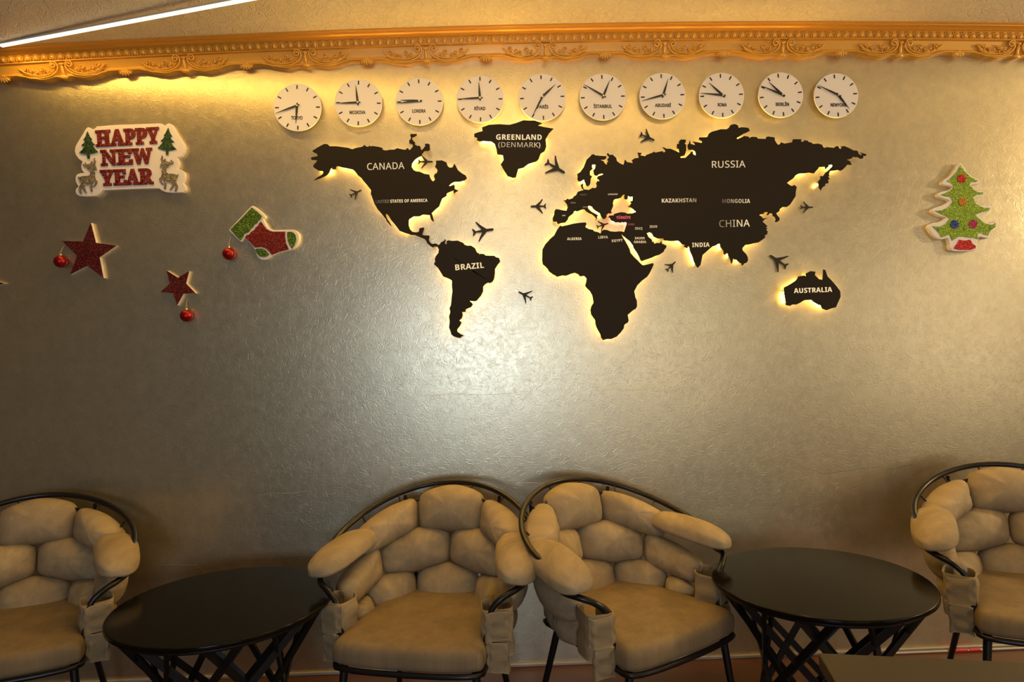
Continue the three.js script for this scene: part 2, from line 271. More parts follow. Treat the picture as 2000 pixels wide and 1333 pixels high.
  for (let k = -6; k <= 5; k++) {
    const x = XC + k * P, s = XC + (k + 0.5) * P;
    if (x < xs0 + 0.1 || x > xs1 - 0.1) continue;
    const slope = Math.atan(ceilY(x + 0.05) * 10 - ceilY(x - 0.05) * 10);
    for (const [n, g] of [['scroll_ornament', halfR], ['scroll_ornament', halfL], ['leaf_bud', bud]]) { const m = part(n, g, M.goldPale, trim); m.position.set(x, ceilY(x) - 0.053, 0.047); m.rotation.set(0.29, 0, slope); }
    const m = part('shell', shell, M.goldPale, trim); m.position.set(s, ceilY(s) - 0.048, 0.042); m.rotation.set(0.29, 0, slope);
  }
}

// ---------------------------------------------------------------- lettering
const fontBold = await new FontLoader().loadAsync('fonts/droid/droid_sans_bold.typeface.json');
const fontThin = await new FontLoader().loadAsync('fonts/droid/droid_sans_regular.typeface.json');
const fontSerif = await new FontLoader().loadAsync('fonts/droid/droid_serif_bold.typeface.json');
function capRatio(font) { if (!font.cap) { const b = new THREE.Box3(); for (const p of font.generateShapes('H', 1)[0].getPoints()) b.expandByPoint(V(p.x, p.y, 0)); font.cap = b.max.y; } return font.cap; }
// letters from a left to a right baseline pixel, at depth z; returns [geometry, character] relative to c
function word(text, font, l, r, capPx, z, thick, c, bold = 0, fill = 1, curve = 3) {
  const A = pix(l[0], l[1], z), B = pix(r[0], r[1], z), dir = B.clone().sub(A), len = dir.length(), ang = Math.atan2(dir.y, dir.x);
  const cap = capPx / F * (EYE[2] - z), size = cap / capRatio(font), k = size / font.data.resolution;
  const adv = ch => (font.data.glyphs[ch] ?? font.data.glyphs['I']).ha * k;
  let total = 0; for (const ch of text) total += adv(ch === 'İ' ? 'I' : ch === 'Ü' ? 'U' : ch);
  const sx = len / total, out = []; let x = 0;
  for (const ch of text) {
    const base = ch === 'İ' ? 'I' : ch === 'Ü' ? 'U' : ch;
    if (base !== ' ') {
      const shapes = font.generateShapes(base, size);
      const w = adv(base);
      const dot = (dx) => { const s = new THREE.Shape(); s.absarc(w / 2 + dx, cap * 1.22, cap * 0.11, 0, 6.283, false); shapes.push(s); };
      if (ch === 'İ') dot(0); if (ch === 'Ü') { dot(-cap * 0.2); dot(cap * 0.2); }
      const g = new THREE.ExtrudeGeometry(shapes, { depth: thick, bevelEnabled: bold > 0, bevelThickness: thick * 0.2, bevelSize: bold, bevelSegments: 1, curveSegments: curve });
      g.scale(sx * fill, 1, 1); g.translate(x * sx + w * sx * (1 - fill) / 2, 0, 0); g.rotateZ(ang); g.translate(A.x - c.x, A.y - c.y, z - c.z); out.push([g, ch]);
    }
    x += adv(base);
  }
  return out;
}

// ---------------------------------------------------------------- world map panels
const america = [
  ...crop(600, 230, 6.25, [60, 405, 130, 360, 205, 320, 245, 322, 275, 348, 350, 348, 430, 358, 500, 368, 550, 385, 590, 370, 670, 355, 700, 332, 722, 352, 745, 355, 755, 338, 770, 350, 800, 345, 870, 355, 918, 368, 922, 390, 960, 400, 1010, 390, 1060, 390, 1100, 372, 1170, 388, 1205, 390, 1212, 372, 1235, 375, 1245, 395, 1262, 385, 1290, 350, 1285, 325, 1245, 315, 1245, 275, 1262, 262, 1266, 235, 1258, 225, 1258, 198, 1338, 198, 1335, 215, 1305, 235, 1284, 240, 1278, 262, 1300, 285, 1318, 305, 1312, 325, 1345, 345, 1362, 340, 1380, 350, 1392, 395, 1410, 385, 1440, 345, 1435, 320, 1470, 315, 1495, 325, 1495, 350, 1500, 385, 1480, 405, 1430, 408, 1405, 440, 1395, 465, 1350, 485, 1310, 515, 1280, 560, 1275, 600, 1300, 640, 1330, 655, 1370, 658, 1430, 685, 1490, 695, 1500, 730, 1520, 765, 1540, 778, 1560, 755, 1545, 715, 1555, 690, 1585, 670, 1590, 635, 1560, 600, 1575, 560, 1570, 525, 1645, 520, 1700, 545, 1715, 590, 1740, 610, 1775, 605, 1795, 560, 1815, 590, 1840, 640, 1890, 680, 1935, 705, 1950, 740, 1920, 765, 1870, 780, 1790, 785, 1755, 805, 1730, 830, 1745, 835, 1790, 815, 1800, 835, 1800, 870, 1845, 890, 1820, 905, 1790, 925, 1785, 905, 1790, 885, 1740, 905, 1705, 925, 1700, 955, 1650, 985, 1630, 1030, 1610, 1085, 1560, 1125, 1520, 1165, 1530, 1200, 1545, 1255, 1535, 1270, 1510, 1240, 1495, 1190, 1450, 1185, 1410, 1185, 1370, 1205, 1300, 1205, 1245, 1240]),
  ...crop(780, 410, 9.068, [165, 200, 165, 270, 185, 340, 230, 390, 300, 400, 345, 385, 355, 325, 435, 310, 435, 345, 420, 390, 400, 445, 440, 450, 525, 455, 535, 475, 520, 530, 545, 580, 580, 605, 650, 595, 690, 625, 715, 610, 735, 575, 790, 550, 800, 525, 815, 518, 822, 545, 812, 560, 810, 605, 835, 605, 838, 550, 885, 538, 900, 548, 960, 550, 1035, 545, 1090, 570, 1130, 585, 1155, 620, 1200, 635, 1270, 635, 1340, 680, 1365, 740, 1390, 768, 1415, 770, 1410, 795, 1430, 780, 1500, 785, 1525, 810, 1590, 815, 1680, 815, 1710, 840, 1765, 855, 1785, 915, 1740, 975, 1695, 1050, 1695, 1120, 1680, 1220, 1650, 1275, 1600, 1300]),
  ...crop(840, 500, 7.844, [945, 412, 880, 415, 840, 440, 815, 470, 812, 545, 780, 610, 745, 650, 720, 685, 680, 698, 610, 690, 640, 720, 655, 745, 630, 785, 580, 805, 545, 820, 540, 860, 515, 862, 490, 858, 500, 915, 485, 960, 445, 990, 480, 1020, 455, 1080, 415, 1130, 420, 1165, 460, 1195, 515, 1225, 475, 1240, 465, 1260, 420, 1255, 360, 1235, 325, 1205, 310, 1150, 290, 1100, 300, 1000, 290, 930, 310, 860, 297, 805, 320, 750, 330, 640, 342, 540, 335, 470, 335, 380, 290, 350, 200, 315, 165, 255, 120, 185, 62, 130, 65, 110, 80, 85]),
  ...crop(780, 410, 9.068, [625, 880, 645, 820, 690, 765, 700, 700, 670, 650, 620, 650, 590, 668, 555, 645, 490, 590, 480, 560, 445, 515, 370, 485, 270, 445, 200, 440, 100, 410, 0, 370]),
  ...crop(580, 380, 4, [790, 268, 765, 235, 735, 200, 712, 160, 697, 150, 694, 160, 705, 190, 725, 220, 738, 242, 728, 240, 705, 215, 690, 187]),
  ...crop(600, 230, 6.25, [900, 1165, 860, 1120, 820, 1050, 795, 980, 775, 930, 780, 885, 755, 855, 720, 810, 680, 765, 660, 735, 620, 705, 590, 665, 555, 632, 480, 615, 420, 605, 375, 590, 355, 595, 350, 625, 305, 630, 310, 600, 285, 625, 265, 670, 240, 700, 170, 735, 80, 765, 120, 730, 175, 700, 195, 680, 190, 650, 140, 645, 80, 610, 70, 585, 100, 550, 125, 520, 50, 512, 45, 485, 75, 478, 125, 470, 120, 440, 75, 420]),
];
const oldWorld = [
  ...crop(1070, 230, 6.25, [190, 1005, 215, 1010, 245, 985, 255, 1000, 300, 985, 320, 960, 345, 945, 365, 905, 410, 890, 440, 885, 415, 860, 402, 820, 435, 795, 428, 840, 440, 875, 500, 882, 545, 855, 580, 860, 600, 835, 590, 800, 605, 770, 625, 780, 628, 760, 600, 740, 610, 715, 640, 705, 680, 690, 665, 680, 630, 690, 600, 710, 575, 705, 560, 685, 555, 640, 575, 620, 582, 575, 545, 570, 538, 600, 550, 620, 515, 655, 515, 700, 540, 715, 525, 745, 520, 790, 515, 815, 490, 840, 470, 825, 455, 790, 440, 755, 400, 780, 375, 778, 360, 750, 365, 715, 358, 690, 400, 660, 440, 600, 455, 560, 475, 510, 520, 470, 535, 450, 560, 445, 580, 460, 640, 465, 715, 470, 715, 495, 690, 512, 640, 515, 680, 530, 690, 550, 710, 570, 725, 565, 715, 545, 738, 540, 725, 510, 750, 480, 725, 455, 722, 435, 740, 435, 755, 455, 790, 450, 835, 490, 845, 530, 885, 560, 925, 575, 940, 515, 950, 515, 965, 540, 1040, 555, 1025, 520, 1060, 495, 1110, 490, 1108, 460, 1095, 425, 1150, 430, 1130, 460, 1190, 470, 1200, 455, 1280, 425, 1300, 412, 1310, 425, 1400, 408, 1415, 425, 1440, 410, 1425, 385, 1400, 362, 1420, 362, 1450, 378, 1500, 378, 1560, 405, 1605, 425, 1600, 385, 1575, 370, 1580, 320, 1605, 315, 1600, 290, 1625, 265, 1685, 268, 1685, 300, 1670, 315, 1690, 330, 1690, 400, 1670, 460, 1620, 475, 1620, 490, 1680, 490, 1710, 460, 1740, 430, 1750, 412, 1775, 415, 1775, 440, 1800, 460, 1812, 455, 1800, 415, 1770, 390, 1720, 395, 1708, 370, 1708, 330, 1725, 310, 1735, 275, 1745, 320, 1800, 335, 1795, 315, 1770, 290, 1830, 300, 1880, 308, 1885, 290, 1845, 265, 1850, 240, 1940, 238, 1955, 225, 1965, 195]),
  ...crop(1390, 230, 6.25, [0, 170, 60, 155, 110, 140, 180, 140, 210, 125, 230, 90, 265, 78, 300, 80, 325, 98, 330, 125, 365, 115, 430, 120, 450, 125, 468, 158, 430, 180, 390, 195, 345, 225, 310, 245, 310, 262, 350, 248, 400, 222, 455, 232, 460, 248, 490, 232, 550, 235, 565, 255, 665, 258, 668, 235, 690, 228, 770, 240, 772, 275, 800, 320, 822, 332, 850, 300, 890, 315, 985, 300, 995, 262, 1100, 262, 1090, 290, 1125, 295, 1130, 275, 1180, 280, 1175, 290, 1220, 305, 1240, 320, 1300, 315, 1350, 330, 1362, 360, 1390, 370, 1400, 358, 1500, 368, 1515, 350, 1545, 345, 1560, 375, 1575, 385, 1590, 360, 1575, 348, 1620, 345, 1680, 370, 1735, 400, 1770, 400, 1790, 415, 1795, 440, 1830, 460, 1840, 440, 1815, 425, 1890, 445, 1885, 465, 1855, 460, 1850, 495, 1820, 500, 1790, 480, 1745, 480, 1735, 465, 1720, 490, 1690, 505, 1645, 510, 1690, 530, 1710, 575, 1660, 570, 1640, 595, 1600, 635, 1580, 645, 1540, 635, 1500, 645, 1450, 650, 1430, 690, 1440, 710, 1425, 720, 1445, 750, 1420, 755, 1430, 795, 1385, 810, 1390, 830, 1355, 850, 1335, 885, 1310, 850, 1300, 780, 1330, 740, 1325, 715, 1365, 710, 1390, 670, 1420, 650, 1450, 620, 1475, 590, 1475, 572, 1435, 575, 1420, 605, 1390, 630, 1385, 598, 1310, 600, 1300, 625, 1270, 655, 1250, 680, 1190, 668, 1140, 678, 1080, 680, 1030, 700, 1000, 740, 920, 795, 950, 820, 980, 835, 1010, 820, 1040, 845, 1030, 900, 1025, 960, 960, 1060, 920, 1090, 870, 1088, 835, 1115, 825, 1145, 790, 1165, 800, 1190, 830, 1225, 828, 1255, 795, 1275, 775, 1270, 785, 1240, 775, 1215, 745, 1195, 740, 1170, 715, 1165, 690, 1190, 672, 1185, 688, 1152, 650, 1150, 635, 1175, 600, 1178, 582, 1190, 615, 1210, 625, 1230, 690, 1222, 650, 1240, 622, 1272]),
  ...crop(1250, 420, 6.25, [1530, 110, 1560, 140, 1535, 150, 1560, 165, 1540, 180, 1560, 200, 1555, 235, 1525, 250, 1530, 275, 1500, 300, 1450, 335, 1380, 350, 1330, 362, 1290, 365, 1250, 405, 1255, 435, 1300, 480, 1318, 520, 1320, 560, 1300, 585, 1270, 595, 1260, 615, 1240, 618, 1245, 598, 1200, 570, 1180, 545, 1155, 545, 1145, 530, 1135, 540, 1130, 575, 1118, 598, 1105, 550, 1085, 500, 1070, 455, 1040, 490, 1025, 480, 1020, 435, 985, 390, 975, 355, 955, 350, 935, 370, 885, 385, 845, 420, 800, 460, 765, 490, 755, 540, 740, 610, 710, 645, 690, 630, 660, 570, 640, 500, 610, 435, 608, 400, 595, 375, 580, 405, 535, 385, 555, 368, 510, 355, 490, 330, 470, 315, 380, 320, 290, 310, 285, 285, 220, 290, 165, 265, 145, 225, 120, 212, 85, 225, 105, 270, 145, 300, 155, 340, 165, 320, 175, 352, 205, 340, 240, 345, 262, 315, 268, 350, 325, 375, 320, 400, 300, 425, 290, 450, 240, 485, 190, 500, 150, 520, 20, 565]),
  ...crop(1070, 370, 7.984, [1440, 1095, 1420, 1045, 1390, 990, 1335, 910, 1330, 880, 1280, 810, 1215, 760, 1180, 730, 1145, 690, 1160, 730, 1190, 775, 1240, 860, 1275, 930, 1290, 990, 1350, 1060, 1400, 1105, 1440, 1150, 1480, 1185, 1520, 1180, 1640, 1150]),
  ...crop(1050, 500, 7.84, [1780, 130, 1755, 190, 1720, 260, 1680, 320, 1600, 380, 1530, 450, 1480, 545, 1500, 640, 1520, 680, 1525, 770, 1505, 810, 1450, 845, 1380, 905, 1395, 990, 1385, 1020, 1330, 1055, 1320, 1110, 1270, 1180, 1210, 1240, 1130, 1275, 1060, 1275, 1005, 1292, 970, 1250, 965, 1210, 920, 1130, 900, 1090, 885, 1040, 880, 985, 820, 900, 808, 830, 825, 770, 855, 720, 850, 670, 835, 600, 800, 540, 740, 480, 728, 450, 745, 400, 748, 345, 715, 310, 650, 315, 620, 280, 570, 262, 510, 275, 440, 305, 380, 300, 300, 320, 240, 285, 170, 235, 160, 205, 110, 155, 80, 130, 70, 70]),
  ...crop(1000, 350, 4, [238, 550, 260, 510, 300, 465, 330, 440, 350, 400, 375, 365]),
  ...crop(1070, 370, 7.984, [205, 565, 215, 578, 300, 560, 400, 535, 500, 520, 590, 515, 605, 540, 590, 570, 585, 590, 640, 620, 700, 630, 725, 655, 790, 670, 820, 690, 840, 650, 870, 630, 920, 632, 980, 655, 1070, 662, 1090, 655, 1145, 655, 1190, 665, 1210, 610, 1230, 530, 1220, 505, 1185, 520, 1160, 512, 1140, 522, 1085, 515, 1060, 522, 1030, 500, 985, 485, 970, 450, 945, 435, 960, 410, 1030, 405, 1030, 385, 1080, 370, 1140, 355, 1200, 360, 1240, 378, 1310, 375, 1375, 350, 1340, 315, 1300, 285, 1245, 265, 1285, 250, 1285, 235, 1305, 215, 1280, 195, 1320, 175, 1325, 115, 1275, 115, 1250, 95, 1250, 140, 1230, 160, 1195, 150, 1190, 125, 1195, 75, 1180, 80, 1140, 130, 1100, 145, 1055, 150, 1030, 170, 1015, 210, 1020, 260, 1000, 310, 985, 340, 1000, 365, 960, 380, 945, 370, 935, 390, 905, 395, 920, 410, 910, 440, 880, 465, 860, 455, 835, 430, 820, 400, 815, 375, 740, 330, 705, 300, 690, 270, 650, 255, 625, 265, 630, 300, 670, 340, 720, 370, 750, 385, 790, 410, 765, 425, 770, 450, 750, 485, 740, 480, 755, 455, 735, 430, 690, 390, 640, 370, 600, 345, 570, 310, 545, 312, 505, 325, 460, 345, 430, 335, 405, 350, 400, 375, 350, 410, 320, 440, 315, 470, 270, 520, 210, 525, 165, 540, 145, 530, 145, 505, 80, 500, 75, 450, 100, 390, 105, 340, 120, 310, 160, 310, 220, 325, 290, 333, 310, 280, 300, 240, 265, 190]),
];
const greenland = crop(850, 100, 4, [305, 645, 340, 632, 370, 625, 365, 595, 420, 575, 500, 570, 580, 575, 630, 562, 690, 540, 740, 542, 780, 542, 838, 565, 800, 580, 850, 592, 925, 605, 890, 640, 862, 690, 868, 745, 855, 780, 825, 800, 808, 845, 790, 862, 730, 880, 690, 910, 650, 920, 630, 985, 605, 990, 565, 975, 540, 935, 512, 885, 535, 850, 528, 812, 485, 805, 478, 765, 465, 725, 440, 705, 375, 700, 350, 705, 325, 695, 330, 678, 305, 668]);
const australia = crop(1450, 280, 3.633, [295, 1025, 350, 995, 385, 970, 400, 945, 440, 938, 455, 945, 450, 925, 485, 908, 520, 912, 515, 935, 545, 965, 570, 970, 575, 895, 590, 900, 605, 945, 635, 975, 665, 1010, 695, 1050, 698, 1090, 680, 1130, 665, 1165, 635, 1172, 600, 1185, 570, 1175, 555, 1150, 530, 1140, 505, 1125, 495, 1112, 440, 1115, 415, 1130, 385, 1145, 355, 1145, 340, 1155, 310, 1150, 308, 1125, 300, 1075, 297, 1045]);

const PZ0 = 0.040, PZ1 = 0.046;                                 // back and front of the panels
const glowWarm = glow(1.0, 0.58, 0.12, L.mapGlow), glowRed = glow(1.0, 0.10, 0.08, L.mapRed);
const inside = (p, poly) => { let c = false; for (let i = 0, j = poly.length - 1; i < poly.length; j = i++) if ((poly[i].y > p.y) !== (poly[j].y > p.y) && p.x < (poly[j].x - poly[i].x) * (p.y - poly[i].y) / (poly[j].y - poly[i].y) + poly[i].x) c = !c; return c; };
const segDist = (p, a, b) => { const dx = b.x - a.x, dy = b.y - a.y, t = Math.max(0, Math.min(1, ((p.x - a.x) * dx + (p.y - a.y) * dy) / (dx * dx + dy * dy || 1))); return Math.hypot(p.x - a.x - t * dx, p.y - a.y - t * dy); };
// strip of light that follows the outline a little inside it, standing on the wall behind the panel
function ribbon(poly, inset, z0, z1, keep) {
  const area = THREE.ShapeUtils.area(poly), s = area > 0 ? 1 : -1, pts = [], step = 0.009;
  for (let i = 0; i < poly.length; i++) { const a = poly[i], b = poly[(i + 1) % poly.length], n = Math.max(1, Math.round(a.distanceTo(b) / step)); for (let k = 0; k < n; k++) { const t = (k + 0.5) / n, l = a.distanceTo(b); const nx = -(b.y - a.y) / l * s, ny = (b.x - a.x) / l * s; pts.push(new THREE.Vector2(lerp(a.x, b.x, t) + nx * inset, lerp(a.y, b.y, t) + ny * inset)); } }
  const ok = pts.map(p => inside(p, poly) && poly.every((a, i) => segDist(p, a, poly[(i + 1) % poly.length]) > inset * 0.86) && keep(p));
  const pos = [];
  for (let i = 0; i < pts.length; i++) { const j = (i + 1) % pts.length; if (!ok[i] || !ok[j]) continue; const a = pts[i], b = pts[j]; if (a.distanceTo(b) > 0.03) continue; pos.push(a.x, a.y, z0, b.x, b.y, z0, b.x, b.y, z1, a.x, a.y, z0, b.x, b.y, z1, a.x, a.y, z1); }
  const g = new THREE.BufferGeometry(); g.setAttribute('position', new THREE.Float32BufferAttribute(pos, 3)); g.setAttribute('uv', new THREE.Float32BufferAttribute(new Float32Array(pos.length / 3 * 2), 2)); g.computeVertexNormals(); return g;
}
const litLetter = {}; const letterGlow = (k, red) => litLetter[k + '' + red] ??= glow(1.0, red ? 0.12 : 0.74, red ? 0.12 : 0.40, k);
function mapPanel(name, label, outline, words, pegs, red, at, size) {
  const poly = onWall(outline, PZ1), c = centre(poly), t = thing(name, label, 'wall map', c, 'backlit world map panels');
  part('panel', slab(poly, PZ0, PZ1, 0.0006, c), M.panel, t);
  const isRed = p => red && Math.hypot(p.x - red.x, p.y - red.y) < 0.055;
  const move = g => { g.translate(-c.x, -c.y, 0); return g; };
  const mat = glowWarm.clone(); mat.side = THREE.DoubleSide;
  const led = part('led_strip', move(ribbon(poly, 0.013, 0.005, 0.026, p => !isRed(p))), mat, t); led.userData.kind = 'stuff';
  if (red) { const m2 = glowRed.clone(); m2.side = THREE.DoubleSide; part('led_strip', move(ribbon(poly, 0.005, 0.004, 0.024, isRed)), m2, t, 'red light strip'); }
  { const q = pix(at[0], at[1], 0), a = new THREE.RectAreaLight(new THREE.Color().setRGB(1.0, 0.58, 0.12), L.mapBack, size[0], size[1]); a.name = 'map_back_light'; a.position.set(q.x - c.x, q.y - c.y, 0.030); t.add(a); }   // faces the wall
  for (const [x, y] of pegs) { const q = pix(x, y, 0); const g = new THREE.CylinderGeometry(0.006, 0.006, PZ0, 12); g.rotateX(Math.PI / 2); g.translate(q.x - c.x, q.y - c.y, PZ0 / 2); part('spacer', g, M.clockBlack, t); }
  for (const [text, l, r, cap, lit, font, redWord] of words) {
    const g = new THREE.Group(); g.name = 'country_name'; t.add(g); g.userData.label = 'lit lettering ' + text;
    const arr = word(text, font === 'thin' ? fontThin : fontBold, l, r, cap, PZ1, 0.0008, c, 0, 0.98);
    arr.forEach(([geo], i) => part('letter', geo, letterGlow(Array.isArray(lit) ? lit[i] : lit, !!redWord), g));
  }
}
mapPanel('map_panel', 'black backlit map panel of North and South America lettered CANADA and BRAZIL', america, [
  ['CANADA', [716, 332.3], [790, 330], 13, 0.8, 'thin'], ['UNITED', [733, 397.5], [760.5, 396.2], 6, [0.12, 0.18, 0.2, 0.25, 0.3, 0.3], 'thin'], ['STATES OF AMERICA', [762, 396.4], [835, 394.4], 6, 0.95], ['BRAZIL', [888, 528.5], [946, 523.4], 11, 0.9],
], [[700, 310], [860, 340], [760, 410], [900, 500], [895, 600]], null, [790, 370], [0.20, 0.16]);
mapPanel('map_panel', 'black backlit map panel of Greenland just under the clocks', greenland, [
  ['GREENLAND', [968, 273], [1059, 273.4], 10.3, 1.0], ['(DENMARK)', [972.5, 287.4], [1056, 288], 9.6, [0.55, 0.5, 0.5, 0.5, 0.5, 0.55, 0.6, 0.8, 0.9], 'thin'],
], [[1010, 256], [1005, 325]], null, [1010, 270], [0.12, 0.07]);
mapPanel('map_panel', 'black backlit map panel of Europe, Asia and Africa, the largest of the map', oldWorld, [
  ['RUSSIA', [1388.5, 328], [1456, 327], 13.2, 0.75, 'thin'], ['KAZAKHSTAN', [1291.5, 396], [1361, 395], 7.6, [0.85, 0.85, 0.8, 0.75, 0.7, 0.6, 0.6, 0.55, 0.45, 0.3]],
  ['MONGOLIA', [1409.5, 396.7], [1465, 396.7], 7.8, [0.1, 0.25, 0.35, 0.45, 0.55, 0.6, 0.7, 0.75]], ['CHINA', [1403.5, 444], [1464.5, 442.6], 13.6, [0.22, 0.35, 0.5, 0.8, 1.0], 'thin'], ['INDIA', [1351.5, 483], [1386, 482.3], 8.4, 0.9],
  ['ALGERIA', [1107.5, 469.3], [1136, 469], 5, 0.9], ['LIBYA', [1168, 466.4], [1187.3, 465.8], 5, 0.7], ['EGYPT', [1194.4, 473.3], [1216.4, 472], 5, 0.7], ['SAUDI', [1239.6, 467.7], [1259.3, 467.7], 4.5, 0.8], ['ARABIA', [1237.6, 475], [1262, 475], 4.5, 0.8],
  ['IRAQ', [1240, 449], [1255, 448.8], 5, 0.5], ['IRAN', [1268.6, 445.5], [1284, 445], 5, 0.55], ['TÜRKİYE', [1203.5, 428], [1232, 427.6], 5.2, 0.9, 'bold', true], ['SYRIA', [1226, 440.4], [1239, 440], 3.4, 0.4, 'bold', true],
  ['UKRAINE', [1187, 381.3], [1206.4, 381], 3.0, 0.6], ['GERMANY', [1133, 382], [1145.5, 381.5], 2.6, 0.12], ['FRANCE', [1114.5, 397.5], [1124.4, 397.5], 2.3, 0.3], ['ITALY', [1138.6, 406], [1147.4, 405.6], 2.3, 0.4], ['SPAIN', [1098, 422.5], [1104.5, 422], 2.0, 0.8],
], [[1180, 340], [1400, 290], [1300, 350], [1560, 310], [1450, 470], [1280, 480], [1120, 495], [1200, 600]], pix(1213, 426, PZ1), [1380, 370], [0.5, 0.2]);
mapPanel('map_panel', 'small black backlit map panel lettered AUSTRALIA', australia, [['AUSTRALIA', [1550.6, 573], [1625.4, 570.3], 9.4, 1.0]], [[1560, 585], [1615, 590]], null, [1588, 570], [0.14, 0.07]);

// ---------------------------------------------------------------- airplanes on the wall
{
  const top = [[0.5, 0.012], [0.47, 0.04], [0.40, 0.056], [0.17, 0.062], [-0.10, 0.30], [-0.24, 0.46], [-0.285, 0.462], [-0.29, 0.44], [-0.20, 0.28], [-0.055, 0.06], [-0.33, 0.035], [-0.44, 0.15], [-0.50, 0.165], [-0.49, 0.10], [-0.455, 0.0]];
  const shape = [...top, ...top.slice(0, -1).reverse().map(p => [p[0], -p[1]])].map(p => new THREE.Vector2(p[0], p[1]));
  const list = [
    [831, 316, 0, 29, 'black airplane cutout beside the CANADA lettering, over the notch in the map'], [694.5, 377, 27, 25, 'small black airplane cutout left of the map, under Alaska'],
    [943.5, 451, 9, 42, 'large black airplane cutout above the BRAZIL panel, nose to the right'], [1051.5, 403, 181, 30.5, 'black airplane cutout left of Europe, nose pointing left'],
    [1085, 327, -30, 43, 'large black airplane cutout beside Greenland, nose pointing down right'], [1264.5, 268, -23, 31, 'black airplane cutout under the clock lettered ABUDABİ'],
    [1177, 440, 18, 24, 'black airplane cutout over the Mediterranean gap between Europe and Africa'], [1026, 577, 153, 30, 'black airplane cutout between Brazil and southern Africa, nose up left'],
    [1311, 520, 45, 25, 'small black airplane cutout between eastern Africa and India'], [1576, 405, 0, 25, 'small black airplane cutout right of the Asian coast, nose to the right'],
    [1520.5, 510, 147, 41, 'large black airplane cutout above Australia, nose up left'],
  ];
  for (const [x, y, a, len, label] of list) {
    const z = label.includes('Mediterranean') || label.includes('notch') ? 0.02 : 0.012, p = pix(x, y, z), k = len / F * (EYE[2] - z);
    const t = thing('airplane_cutout', label, 'airplane', V(p.x, p.y, 0), 'black airplane cutouts around the map');
    const g = new THREE.ExtrudeGeometry(new THREE.Shape(shape), { depth: 0.003 / k, bevelEnabled: false }); g.scale(k, k, k); g.rotateZ((a - 1.8) * Math.PI / 180); g.translate(0, 0, z - 0.003);
    part('silhouette', g, M.plane, t);
    const s = new THREE.CylinderGeometry(0.003, 0.003, z - 0.003, 8); s.rotateX(Math.PI / 2); s.translate(0, 0, (z - 0.003) / 2); part('spacer', s, M.clockBlack, t);
  }
}

